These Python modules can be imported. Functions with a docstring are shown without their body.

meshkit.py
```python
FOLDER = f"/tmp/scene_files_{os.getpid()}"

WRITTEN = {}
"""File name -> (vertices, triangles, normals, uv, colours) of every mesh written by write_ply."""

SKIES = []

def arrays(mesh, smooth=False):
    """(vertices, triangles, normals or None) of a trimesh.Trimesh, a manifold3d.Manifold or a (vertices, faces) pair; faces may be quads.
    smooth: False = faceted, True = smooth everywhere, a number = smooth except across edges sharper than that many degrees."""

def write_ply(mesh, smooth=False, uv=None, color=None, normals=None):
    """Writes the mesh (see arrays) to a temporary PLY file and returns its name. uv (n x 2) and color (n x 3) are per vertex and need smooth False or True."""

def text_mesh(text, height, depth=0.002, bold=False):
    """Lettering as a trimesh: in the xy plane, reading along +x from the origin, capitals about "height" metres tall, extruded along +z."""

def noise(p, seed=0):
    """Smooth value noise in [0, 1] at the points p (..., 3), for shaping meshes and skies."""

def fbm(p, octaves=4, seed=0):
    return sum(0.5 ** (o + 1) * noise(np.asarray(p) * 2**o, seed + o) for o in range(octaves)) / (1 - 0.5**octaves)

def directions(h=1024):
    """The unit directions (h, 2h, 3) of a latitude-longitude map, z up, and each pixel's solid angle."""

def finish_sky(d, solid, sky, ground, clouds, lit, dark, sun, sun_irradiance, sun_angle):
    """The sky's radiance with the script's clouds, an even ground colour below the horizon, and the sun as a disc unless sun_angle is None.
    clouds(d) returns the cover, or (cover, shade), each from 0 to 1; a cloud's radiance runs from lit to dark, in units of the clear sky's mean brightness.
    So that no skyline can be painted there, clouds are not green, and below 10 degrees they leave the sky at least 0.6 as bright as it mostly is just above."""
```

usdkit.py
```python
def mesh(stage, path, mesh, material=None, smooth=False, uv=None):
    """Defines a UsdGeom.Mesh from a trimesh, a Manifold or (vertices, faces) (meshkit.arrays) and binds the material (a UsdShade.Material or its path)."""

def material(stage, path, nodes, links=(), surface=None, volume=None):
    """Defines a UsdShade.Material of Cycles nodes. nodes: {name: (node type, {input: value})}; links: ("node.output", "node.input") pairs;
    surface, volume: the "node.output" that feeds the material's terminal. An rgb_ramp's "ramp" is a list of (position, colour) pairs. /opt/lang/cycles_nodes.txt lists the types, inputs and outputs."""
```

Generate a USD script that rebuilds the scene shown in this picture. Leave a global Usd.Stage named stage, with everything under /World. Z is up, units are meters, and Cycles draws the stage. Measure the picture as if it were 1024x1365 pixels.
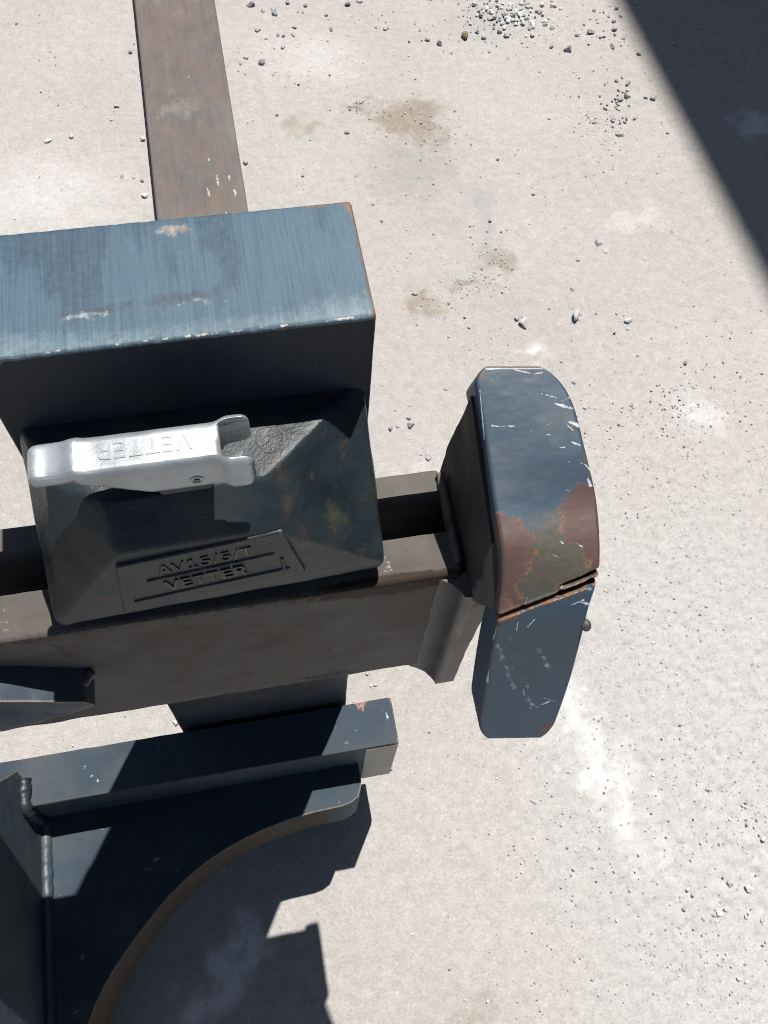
import math, random, numpy as np, trimesh, manifold3d, usdkit, meshkit
from shapely.geometry import Polygon
from scipy.spatial import cKDTree
from pxr import Usd, UsdGeom, UsdLux, UsdShade, Gf, Sdf, Vt
rng = np.random.default_rng(11)
stage = Usd.Stage.CreateInMemory()
UsdGeom.SetStageUpAxis(stage, UsdGeom.Tokens.z)
UsdGeom.SetStageMetersPerUnit(stage, 1.0)
UsdGeom.Xform.Define(stage, '/World'); UsdGeom.Scope.Define(stage, '/World/Looks')
H = 0.7806                      # the fork shank's top is this high above the ground; shapes below are written with that top at z = 0

# ---------------------------------------------------------------- camera, sky, sun
cam = UsdGeom.Camera.Define(stage, '/World/camera')
cam.CreateHorizontalApertureAttr(36.0); cam.CreateVerticalApertureAttr(48.0)
cam.CreateFocalLengthAttr(36.0 * 1252.14 / 1024); cam.CreateClippingRangeAttr(Gf.Vec2f(0.01, 200))
RM = np.array([[0.98178325, 0.13847942, -0.13009647], [-0.18167719, 0.88466657, -0.42936985], [0.05563311, 0.44518369, 0.89370937]])
M4 = np.eye(4); M4[:3, :3] = RM.T; M4[3, :3] = (-0.0539917, -0.2190721, 0.2851256 + H)
cam.AddTransformOp().Set(Gf.Matrix4d(*M4.ravel().tolist()))
cam.CreateExposureAttr(0.47)
SUN_AZ, SUN_EL = math.radians(31.9), math.radians(69.75)     # azimuth from +y towards +x
S = np.array([math.sin(SUN_AZ) * math.cos(SUN_EL), math.cos(SUN_AZ) * math.cos(SUN_EL), math.sin(SUN_EL)])
sky_mat = usdkit.material(stage, '/World/Looks/sky', {
    's': ('sky_texture', {'sky_type': 'single_scattering', 'sun_disc': False, 'sun_elevation': SUN_EL, 'sun_rotation': SUN_AZ}),
    'b': ('background_shader', {'strength': 0.05})}, [('s.color', 'b.color')], surface='b.background')
dome = UsdLux.DomeLight.Define(stage, '/World/sky')
UsdShade.MaterialBindingAPI.Apply(dome.GetPrim()).Bind(sky_mat)
dome.GetPrim().SetCustomDataByKey('kind', 'structure')
sun = UsdLux.DistantLight.Define(stage, '/World/sun')
sun.CreateIntensityAttr(1.25); sun.CreateAngleAttr(0.5); sun.CreateColorAttr(Gf.Vec3f(1.0, 0.975, 0.935)); sun.GetPrim().CreateAttribute('inputs:normalize', Sdf.ValueTypeNames.Bool).Set(True)
zc = S; xc = np.cross([0, 1, 0], zc); xc /= np.linalg.norm(xc); yc = np.cross(zc, xc)
m = np.eye(4); m[0, :3], m[1, :3], m[2, :3] = xc, yc, zc
sun.AddTransformOp().Set(Gf.Matrix4d(*m.ravel().tolist()))

# ---------------------------------------------------------------- helpers
used = {}
def numbered(path):
    k = used.get(path, 0); used[path] = k + 1
    return path if k == 0 else f'{path}_{k:03d}'
def data(prim, **kw):
    for k, v in kw.items():
        if v: prim.SetCustomDataByKey(k, v)
    return prim
def thing(name, label, cat, loc, group=None):
    x = UsdGeom.Xform.Define(stage, numbered('/World/' + name)); x.AddTranslateOp().Set(Gf.Vec3d(*loc))
    data(x.GetPrim(), label=label, category=cat, group=group)
    base[str(x.GetPath())] = np.array(loc, float)
    return str(x.GetPath())
base = {}
def origin(path):
    while path not in base: path = path.rpartition('/')[0]
    return base[path]
def part(name, mesh, material, parent, smooth=30, prim=None, label=None, kind=None):
    """One Mesh prim under its thing or part. The mesh is in scene coordinates with the shank top at z = 0."""
    v, f, n = meshkit.arrays(mesh, smooth)
    if prim:                                   # smoothing splits vertices: carry the wear masks over to the copies
        near_ = cKDTree(mesh.vertices).query(v)[1]; prim = {k: np.asarray(a)[near_] for k, a in prim.items()}
    v = v + [0, 0, H] - origin(parent)
    path = numbered(parent + '/' + name)
    if n is not None: m_ = raw_mesh(path, v, f, n, material)
    else: m_ = raw_mesh(path, v, f, None, material)
    if prim:
        for k, a in prim.items():
            UsdGeom.PrimvarsAPI(m_).CreatePrimvar(k, Sdf.ValueTypeNames.FloatArray, 'vertex').Set(Vt.FloatArray.FromNumpy(np.asarray(a, np.float32)))
    data(m_.GetPrim(), label=label, kind=kind)
    return path
def raw_mesh(path, v, f, n, material):
    m_ = UsdGeom.Mesh.Define(stage, path)
    m_.CreatePointsAttr(Vt.Vec3fArray.FromNumpy(np.asarray(v, np.float32)))
    m_.CreateFaceVertexCountsAttr(Vt.IntArray.FromNumpy(np.full(len(f), 3, np.int32)))
    m_.CreateFaceVertexIndicesAttr(Vt.IntArray.FromNumpy(np.asarray(f, np.int32).ravel()))
    m_.CreateSubdivisionSchemeAttr('none')
    if n is not None:
        m_.CreateNormalsAttr(Vt.Vec3fArray.FromNumpy(np.asarray(n, np.float32))); m_.SetNormalsInterpolation('vertex')
    UsdShade.MaterialBindingAPI.Apply(m_.GetPrim()).Bind(material)
    return m_
Man = manifold3d.Manifold
def tm(man):
    q = man.to_mesh(); return trimesh.Trimesh(np.array(q.vert_properties[:, :3]), np.array(q.tri_verts), process=True)
def hull(points, r=0.0, seg=10):
    """Convex hull of points, with edges rounded by r (the points are then the sharp outline)."""
    if r <= 0: return Man.hull_points(np.asarray(points, float))
    c = np.mean(points, 0)
    return Man.batch_hull([Man.sphere(r, seg).translate(list(p)) for p in points])
def rbox(x0, x1, y0, y1, z0, z1, r=0.0015, seg=8):
    r2 = min(r, (x1 - x0) * .49, (y1 - y0) * .49, (z1 - z0) * .49)
    return Man.batch_hull([Man.sphere(r2, seg).translate([x, y, z]) for x in (x0 + r2, x1 - r2) for y in (y0 + r2, y1 - r2) for z in (z0 + r2, z1 - r2)])
def prism(poly, axis, a, b, r=0.0):
    """A polygon drawn in the plane across axis (yz, xz or xy) and swept from a to b."""
    p = Polygon(poly)
    if r: p = p.buffer(-r).buffer(r, quad_segs=4)
    cs = manifold3d.CrossSection([np.asarray(p.exterior.coords)[:-1]], manifold3d.FillRule.NonZero)
    e = Man.extrude(cs, b - a)
    if axis == 'x':   T = np.array([[0, 0, 1, a], [1, 0, 0, 0], [0, 1, 0, 0]])
    elif axis == 'y': T = np.array([[1, 0, 0, 0], [0, 0, -1, b], [0, 1, 0, 0]])
    else:             T = np.array([[1, 0, 0, 0], [0, 1, 0, 0], [0, 0, 1, a]])
    return e.transform(T.astype(float))
def rough(man, length, amp, scale, seed=0, octaves=3):
    """Refines a solid and pushes its skin in and out with noise, as on forged or flame-cut steel."""
    t = tm(man.refine_to_length(length)); n = t.vertex_normals
    d = meshkit.fbm(t.vertices * scale + 50, octaves, seed) - .5
    t.vertices = t.vertices + n * (d * 2 * amp)[:, None]
    return t
def bead(pts, r, seed=0, amp=.25, step=.0012):
    """A weld bead: a lumpy tube along a polyline."""
    pts = np.asarray(pts, float); d = np.r_[0, np.cumsum(np.linalg.norm(np.diff(pts, axis=0), axis=1))]
    s = np.linspace(0, d[-1], max(int(d[-1] / step), 4)); c = np.stack([np.interp(s, d, pts[:, k]) for k in range(3)], 1)
    tg = np.gradient(c, axis=0); tg /= np.linalg.norm(tg, axis=1, keepdims=True)
    up = np.where(abs(tg[:, [2]]) > .9, [[1., 0, 0]], [[0, 0, 1.]]); a = np.cross(tg, up); a /= np.linalg.norm(a, axis=1, keepdims=True); b = np.cross(tg, a)
    k = 12; th = np.arange(k) / k * 2 * np.pi
    rr = r * (1 + amp * np.sin(s / r * 2.6)[:, None] * .35 + amp * 2 * (meshkit.fbm(np.stack([s[:, None] * 160 + 0 * th, np.cos(th) + 0 * s[:, None], np.sin(th) + 0 * s[:, None]], -1) + 9 + seed, 3) - .5))
    rr[0] *= .15; rr[-1] *= .15
    v = c[:, None] + rr[..., None] * (np.cos(th)[None, :, None] * a[:, None] + np.sin(th)[None, :, None] * b[:, None])
    n = len(s); i = np.arange(n - 1)[:, None] * k; j = np.arange(k)[None]; jn = (j + 1) % k
    q = np.stack([i + j, i + jn, i + k + jn, i + k + j], -1).reshape(-1, 4)
    f = np.vstack([q[:, [0, 1, 2]], q[:, [0, 2, 3]]])
    f = np.vstack([f, [[0, x + 1, x] for x in range(1, k - 1)], [[(n - 1) * k, (n - 1) * k + x, (n - 1) * k + x + 1] for x in range(1, k - 1)]])
    t = trimesh.Trimesh(v.reshape(-1, 3), f, process=False); t.fix_normals(); return t

# ---------------------------------------------------------------- materials
def steel(name, col, col2, rust=(.60, .72), rust_col=(.13, .055, .028), rust_col2=(.22, .11, .055), edge=.6, edge_col=(.30, .27, .24), rough_=(.42, .62), streak=None, streak_amt=.35, metallic=.0, scale=1.0, bump=.25, bevel=.0025, dirt=0.0, dirt_col=(.16, .12, .085), extra=None, spec=.5, post=None, wear_scale=300, marks=None):
    N = {'tc': ('texture_coordinate', {}), 'g': ('geometry', {}),
         'n1': ('noise_texture', {'scale': 22 * scale, 'detail': 7, 'roughness': .62}),
         'n2': ('noise_texture', {'scale': 48 * scale, 'detail': 8, 'roughness': .68, 'distortion': .6}),
         'n3': ('noise_texture', {'scale': 420 * scale, 'detail': 4, 'roughness': .6}),
         'r1': ('map_range', {'from_min': .35, 'from_max': .65, 'clamp': True}),
         'base': ('mix_color', {'a': col, 'b': col2}),
         'rm': ('map_range', {'from_min': rust[0], 'from_max': rust[1], 'clamp': True}),
         'rc': ('mix_color', {'a': rust_col, 'b': rust_col2}),
         'mr': ('mix_color', {}),
         'bv': ('bevel', {'samples': 6, 'radius': bevel}), 'dp': ('vector_math', {'math_type': 'dot_product'}),
         'em': ('map_range', {'from_min': .985, 'from_max': .86, 'clamp': True}),
         'en': ('map_range', {'from_min': .62 - .3 * edge, 'from_max': .78 - .3 * edge, 'clamp': True}),
         'ex': ('math', {'math_type': 'multiply'}), 'ec': ('mix_color', {'a': rust_col2, 'b': edge_col}), 'me': ('mix_color', {}),
         'rr': ('map_range', {'from_min': .3, 'from_max': .7, 'to_min': rough_[0], 'to_max': rough_[1], 'clamp': True}),
         'bs': ('math', {'math_type': 'multiply_add', 'value2': .5}), 'bp': ('bump', {'strength': bump, 'distance': .0012}),
         'p': ('principled_bsdf', {'metallic': metallic, 'specular_ior_level': spec})}
    L = [('tc.object', 'n1.vector'), ('tc.object', 'n2.vector'), ('tc.object', 'n3.vector'), ('n1.fac', 'r1.value'), ('r1.result', 'base.fac'),
         ('n2.fac', 'rm.value'), ('n3.fac', 'rc.fac'), ('rm.result', 'mr.fac'), ('rc.result', 'mr.b'),
         ('bv.bevel', 'dp.vector1'), ('g.normal', 'dp.vector2'), ('dp.value', 'em.value'), ('n2.fac', 'en.value'), ('em.result', 'ex.value1'), ('en.result', 'ex.value2'),
         ('n1.fac', 'ec.fac'), ('mr.result', 'me.a'), ('ec.result', 'me.b'), ('ex.value', 'me.fac'),
         ('n1.fac', 'rr.value'), ('rr.result', 'p.roughness'), ('n3.fac', 'bs.value1'), ('n2.fac', 'bs.value3'), ('bs.value', 'bp.height'), ('bp.normal', 'p.normal')]
    cur = 'base.result'
    if streak:
        N['sm'] = ('mapping', {'scale': streak}); N['sn'] = ('noise_texture', {'scale': 1.0, 'detail': 5, 'roughness': .7})
        N['sr'] = ('map_range', {'from_min': .3, 'from_max': .7, 'to_min': 1 - streak_amt, 'to_max': 1 + streak_amt, 'clamp': True})
        N['sx'] = ('vector_math', {'math_type': 'scale'})
        L += [('tc.object', 'sm.vector'), ('sm.vector', 'sn.vector'), ('sn.fac', 'sr.value'), (cur, 'sx.vector1'), ('sr.result', 'sx.scale')]
        cur = 'sx.vector'
    if dirt:
        N['dn'] = ('noise_texture', {'scale': 9 * scale, 'detail': 9, 'roughness': .7}); N['dm'] = ('map_range', {'from_min': .6 - .35 * dirt, 'from_max': .85 - .35 * dirt, 'clamp': True}); N['dd'] = ('mix_color', {'b': dirt_col})
        L += [('tc.object', 'dn.vector'), ('dn.fac', 'dm.value'), ('dm.result', 'dd.fac'), (cur, 'dd.a')]
        cur = 'dd.result'
    L.append((cur, 'mr.a'))
    out = 'me.result'
    for k, (attr, c, c2, lo, hi) in enumerate(extra or []):      # wear masks that live on the mesh itself
        N[f'a{k}'] = ('attribute', {'attribute': attr}); N[f'an{k}'] = ('noise_texture', {'scale': wear_scale, 'detail': 8, 'roughness': .72})
        N[f'as{k}'] = ('math', {'math_type': 'add'}); N[f'am{k}'] = ('map_range', {'from_min': lo, 'from_max': hi, 'clamp': True})
        N[f'ac{k}'] = ('mix_color', {'a': c, 'b': c2}); N[f'ax{k}'] = ('mix_color', {})
        L += [('tc.object', f'an{k}.vector'), (f'a{k}.fac', f'as{k}.value1'), (f'an{k}.fac', f'as{k}.value2'), (f'as{k}.value', f'am{k}.value'), ('n2.fac' if k % 2 else 'n3.fac', f'ac{k}.fac'), (f'am{k}.result', f'ax{k}.fac'), (out, f'ax{k}.a'), (f'ac{k}.result', f'ax{k}.b')]
        out = f'ax{k}.result'
    if marks:                                   # short dents and scrapes drawn out along one axis
        N['km'] = ('mapping', {'scale': marks[0]}); N['kn'] = ('noise_texture', {'scale': 1.0, 'detail': 6, 'roughness': .62}); N['kr'] = ('map_range', {'from_min': marks[1], 'from_max': marks[1] + .05, 'clamp': True}); N['kx'] = ('mix_color', {'b': marks[2]})
        L += [('tc.object', 'km.vector'), ('km.vector', 'kn.vector'), ('kn.fac', 'kr.value'), ('kr.result', 'kx.fac'), (out, 'kx.a')]
        out = 'kx.result'
    if post:
        N['pm'] = ('mapping', {'scale': post[0]}); N['pn'] = ('noise_texture', {'scale': 1.0, 'detail': 7, 'roughness': .75})
        N['pr'] = ('map_range', {'from_min': .3, 'from_max': .7, 'to_min': 1 - post[1], 'to_max': 1 + post[1], 'clamp': True}); N['px'] = ('vector_math', {'math_type': 'scale'})
        L += [('tc.object', 'pm.vector'), ('pm.vector', 'pn.vector'), ('pn.fac', 'pr.value'), (out, 'px.vector1'), ('pr.result', 'px.scale')]
        out = 'px.vector'
    L.append((out, 'p.base_color'))
    return usdkit.material(stage, '/World/Looks/' + name, N, L, surface='p.BSDF')
BLUE, BLUE2 = (.030, .046, .066), (.046, .068, .092)
BLUE, BLUE2 = (.024, .036, .050), (.036, .052, .070)
paint = steel('blue_grey_paint', BLUE, BLUE2, rust=(.66, .74), edge=.75, rough_=(.34, .55), dirt=.18, dirt_col=(.10, .095, .085))
under_mat = steel('dark_forged_steel', (.012, .015, .020), (.022, .026, .032), rust=(.66, .8), edge=.4, rough_=(.4, .55))
forged = steel('forged_blue_steel', (.010, .016, .020), (.024, .034, .038), rust=(.58, .72), rust_col=(.055, .034, .024), rust_col2=(.085, .055, .04), edge=.55, rough_=(.31, .44), bump=.42, scale=1.6, dirt=.3, dirt_col=(.050, .044, .038), spec=.32, extra=[('ochre', (.055, .052, .026), (.085, .078, .04), .9, 1.3), ('rust', (.085, .055, .038), (.13, .09, .065), .92, 1.25)])
head_mat = steel('scoured_blue_steel', (.010, .013, .018), (.016, .020, .026), rust=(.80, .92), edge=.35, edge_col=(.2, .17, .14), rough_=(.48, .6), spec=.3, bump=.10, bevel=.0015, post=((1300, 24, 24), .34),
                 extra=[('sheared', (.043, .084, .118), (.062, .108, .142), .75, .85), ('streaks_dark', (.024, .046, .075), (.034, .060, .088), 1.0, 1.5), ('pale', (.13, .19, .215), (.19, .24, .25), 1.0, 1.6), ('smudge', (.034, .048, .072), (.055, .072, .098), .98, 1.2), ('tan', (.25, .20, .15), (.32, .28, .24), .9, 1.15), ('rust', (.13, .065, .04), (.22, .13, .085), .95, 1.2), ('bare', (.50, .46, .41), (.62, .58, .52), 1.10, 1.18), ('fleck', (.16, .19, .21), (.30, .33, .35), .98, 1.14)])
blade_mat = steel('rusty_blade_steel', (.126, .100, .086), (.098, .090, .085), rust=(.47, .66), rust_col=(.108, .078, .062), rust_col2=(.150, .115, .094), edge=.4, edge_col=(.2, .18, .16), spec=.25, rough_=(.5, .68), streak=(300, 10, 10), streak_amt=.14, post=((60, 24, 24), .16), scale=.55, dirt=.06, dirt_col=(.30, .27, .24),
                  extra=[('smudge', (.10, .10, .10), (.135, .125, .115), .8, 1.2), ('scrape', (.36, .30, .24), (.45, .39, .32), 1.0, 1.1)])
bar_mat = steel('grimy_bar_steel', (.080, .071, .063), (.112, .102, .091), rust=(.58, .72), rust_col=(.035, .022, .016), rust_col2=(.075, .046, .032), edge=.3, edge_col=(.2, .16, .13), rough_=(.62, .8), spec=.2, marks=((55, 330, 330), .70, (.018, .014, .011)), streak=(20, 150, 150), streak_amt=.10, dirt=.4, dirt_col=(.06, .045, .035),
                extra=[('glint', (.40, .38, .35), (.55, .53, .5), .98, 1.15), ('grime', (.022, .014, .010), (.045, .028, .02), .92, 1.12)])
plate_mat = steel('grimy_end_plate', (.085, .074, .064), (.12, .106, .09), rust=(.58, .68), rust_col=(.03, .02, .015), rust_col2=(.06, .04, .028), edge=.2, edge_col=(.15, .12, .1), rough_=(.5, .7), dirt=.3, dirt_col=(.05, .04, .03), extra=[('glint', (.4, .38, .35), (.5, .5, .5), 1.0, 1.15), ('grime', (.014, .012, .011), (.028, .022, .019), .8, 1.15)])
weld_mat = steel('weld_steel', (.045, .040, .036), (.075, .066, .058), rust=(.56, .68), edge=.2, rough_=(.35, .55), scale=2.0, bump=.5)
galv = steel('galvanised_steel', (.27, .29, .30), (.40, .42, .43), rust=(.82, .95), edge=.2, edge_col=(.6, .6, .6), rough_=(.30, .44), metallic=.5, bump=.10, scale=2.0, dirt=.25, dirt_col=(.24, .24, .23))
dark_pin = steel('dark_rivet_steel', (.05, .05, .05), (.09, .09, .09), rough_=(.35, .5))
bumper_mat = steel('scraped_blue_paint', (.035, .060, .086), (.040, .067, .094), rust=(.74, .82), edge=.45, bump=.06, bevel=.0012, post=((30, 620, 620), .13), rough_=(.42, .48), dirt=.10, dirt_col=(.10, .10, .10), spec=.6,
                   extra=[('bare', (.054, .047, .035), (.105, .092, .068), .72, 1.35), ('rust', (.060, .032, .028), (.135, .080, .066), .88, 1.06), ('orange', (.095, .045, .026), (.24, .135, .075), .98, 1.16), ('white', (.30, .34, .39), (.62, .63, .62), .98, 1.2), ('groove', (.030, .012, .007), (.07, .025, .012), .95, 1.05)])
bar_paint = steel('worn_bar_paint', (.021, .034, .050), (.034, .052, .070), rust=(.68, .78), edge=1.0, edge_col=(.28, .25, .22), rough_=(.6, .75), spec=.22, marks=((60, 110, 60), .67, (.20, .22, .23)), dirt=.45, dirt_col=(.062, .070, .074),
                  extra=[('white', (.36, .40, .44), (.50, .53, .55), .98, 1.12), ('rust', (.22, .12, .08), (.32, .22, .16), .98, 1.1), ('edge_rust', (.026, .020, .015), (.045, .034, .024), .8, 1.1)])
bar_face = steel('grey_bar_face', (.25, .23, .20), (.33, .30, .27), rust=(.70, .80), edge=.4, rough_=(.5, .7), streak=(6, 90, 90), streak_amt=.1)
plinth_mat = steel('grey_plinth', (.2, .2, .19), (.27, .26, .25), rust=(.9, 1), edge=0, rough_=(.8, .9), scale=.2, bevel=.01)
skip_mat = steel('dark_wall_paint', (.05, .055, .06), (.07, .075, .08), rust=(.62, .75), edge=.4, rough_=(.5, .7), scale=.3, bevel=.01)

rust_mark = steel('brown_stamp', (.055, .045, .036), (.085, .065, .05), rough_=(.5, .7))
letter_galv = steel('galvanised_lettering', (.26, .27, .28), (.34, .35, .36), rust=(.95, 1), edge=0, rough_=(.35, .5), metallic=.3, bump=.1)
# ---------------------------------------------------------------- ground
BROWN = [(.268, .978, .058, .054, 1), (.196, 1.021, .027, .021, .8), (.1, .99, .038, .027, .55), (.314, .931, .03, .033, .6), (.334, .68, .029, .043, .75), (.287, .636, .026, .014, .8), (.214, .619, .037, .027, .7), (.343, .79, .03, .04, .4), (.211, .807, .023, .018, .5), (.25, .87, .13, .12, .42), (.245, .858, .081, .062, .3), (.32, .60, .10, .08, .3), (.094, -.28, .068, .026, .45), (.157, .547, .031, .018, .25), (.437, .456, .083, .062, .12)]
GREY = [(.265, .871, .064, .047, .8), (.345, .798, .035, .04, .9), (.323, .703, .033, .036, .9), (.287, .752, .034, .03, .6), (.305, .91, .035, .04, .7), (.34, .74, .02, .05, .8), (.25, .655, .05, .02, .5), (-.179, 1.117, .06, .028, .3), (-.238, 1.107, .048, .034, .3), (.496, .301, .06, .068, .2), (.45, 1.20, .09, .06, .6), (.60, .98, .05, .06, .35)]
WHITE = [(.262 + .06 * k / 12, .02 - .20 * k / 12, .022 + .006 * math.sin(k * 2.1), .024, (.60 + .12 * math.sin(k * 1.7)) * min(1, (13 - k) / 5)) for k in range(13)] + [(-.152, -.19, .024, .02, 1.6), (-.177, -.209, .022, .02, 1.5), (-.124, -.175, .02, .016, 1.2), (.829, .903, .025, .025, .8), (.142, 1.144, .087, .072, .3), (-.302, .888, .111, .088, .35), (.342, .508, .017, .015, .8), (.185, .327, .029, .022, .3), (.578, .729, .046, .018, .3), (.556, .382, .031, .031, .5), (.207, .014, .026, .022, .4)]
def lines(a, b, step, far):
    core = np.arange(a, b + step / 2, step); g = step * 1.35 ** np.arange(1, 40); out = np.cumsum(g); out = out[out < far]
    return np.r_[(a - out)[::-1], core, b + out]
gx, gy = lines(-.42, 1.02, .0032, 30), lines(-.40, 1.38, .0032, 30)
X, Y = np.meshgrid(gx, gy); P2 = np.stack([X, Y, 0 * X], -1)
def mask(spots):
    w = 0 * X
    wx = X + (meshkit.fbm(P2 * 38, 4, 1) - .5) * .075; wy = Y + (meshkit.fbm(P2 * 38, 4, 2) - .5) * .075
    for x, y, rx, ry, s in spots: w = np.maximum(w, s * np.exp(-1.1 * (((wx - x) / rx) ** 2 + ((wy - y) / ry) ** 2)))
    return w
mb, mg, mw = mask(BROWN), mask(GREY), mask(WHITE)
coarse = np.clip((X - .05) / .35, 0, 1) * np.clip((.55 - Y) / .7, 0, 1)         # worn concrete with its aggregate showing
near = (abs(X) < 3) & (abs(Y) < 3)
Zg = near * ((meshkit.fbm(P2 * 90, 3, 3) - .5) * .0016 + mb * (meshkit.fbm(P2 * 140, 3, 4) - .5) * .007 + (.25 + coarse) * (np.maximum(meshkit.noise(P2 * 210, 5) - .6, 0) * .0075 - np.maximum(.38 - meshkit.noise(P2 * 170, 6), 0) * .0065) + (meshkit.fbm(P2 * 5, 2, 7) - .5) * .003)
nx, ny = len(gx), len(gy)
i = np.arange(ny - 1)[:, None] * nx + np.arange(nx - 1)[None]
q = np.stack([i, i + 1, i + nx + 1, i + nx], -1).reshape(-1, 4)
gf = np.vstack([q[:, [0, 1, 2]], q[:, [0, 2, 3]]]); gv = np.stack([X, Y, Zg - .0012], -1).reshape(-1, 3)
gv, gf, gn = meshkit.arrays((gv, gf), True)
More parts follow.
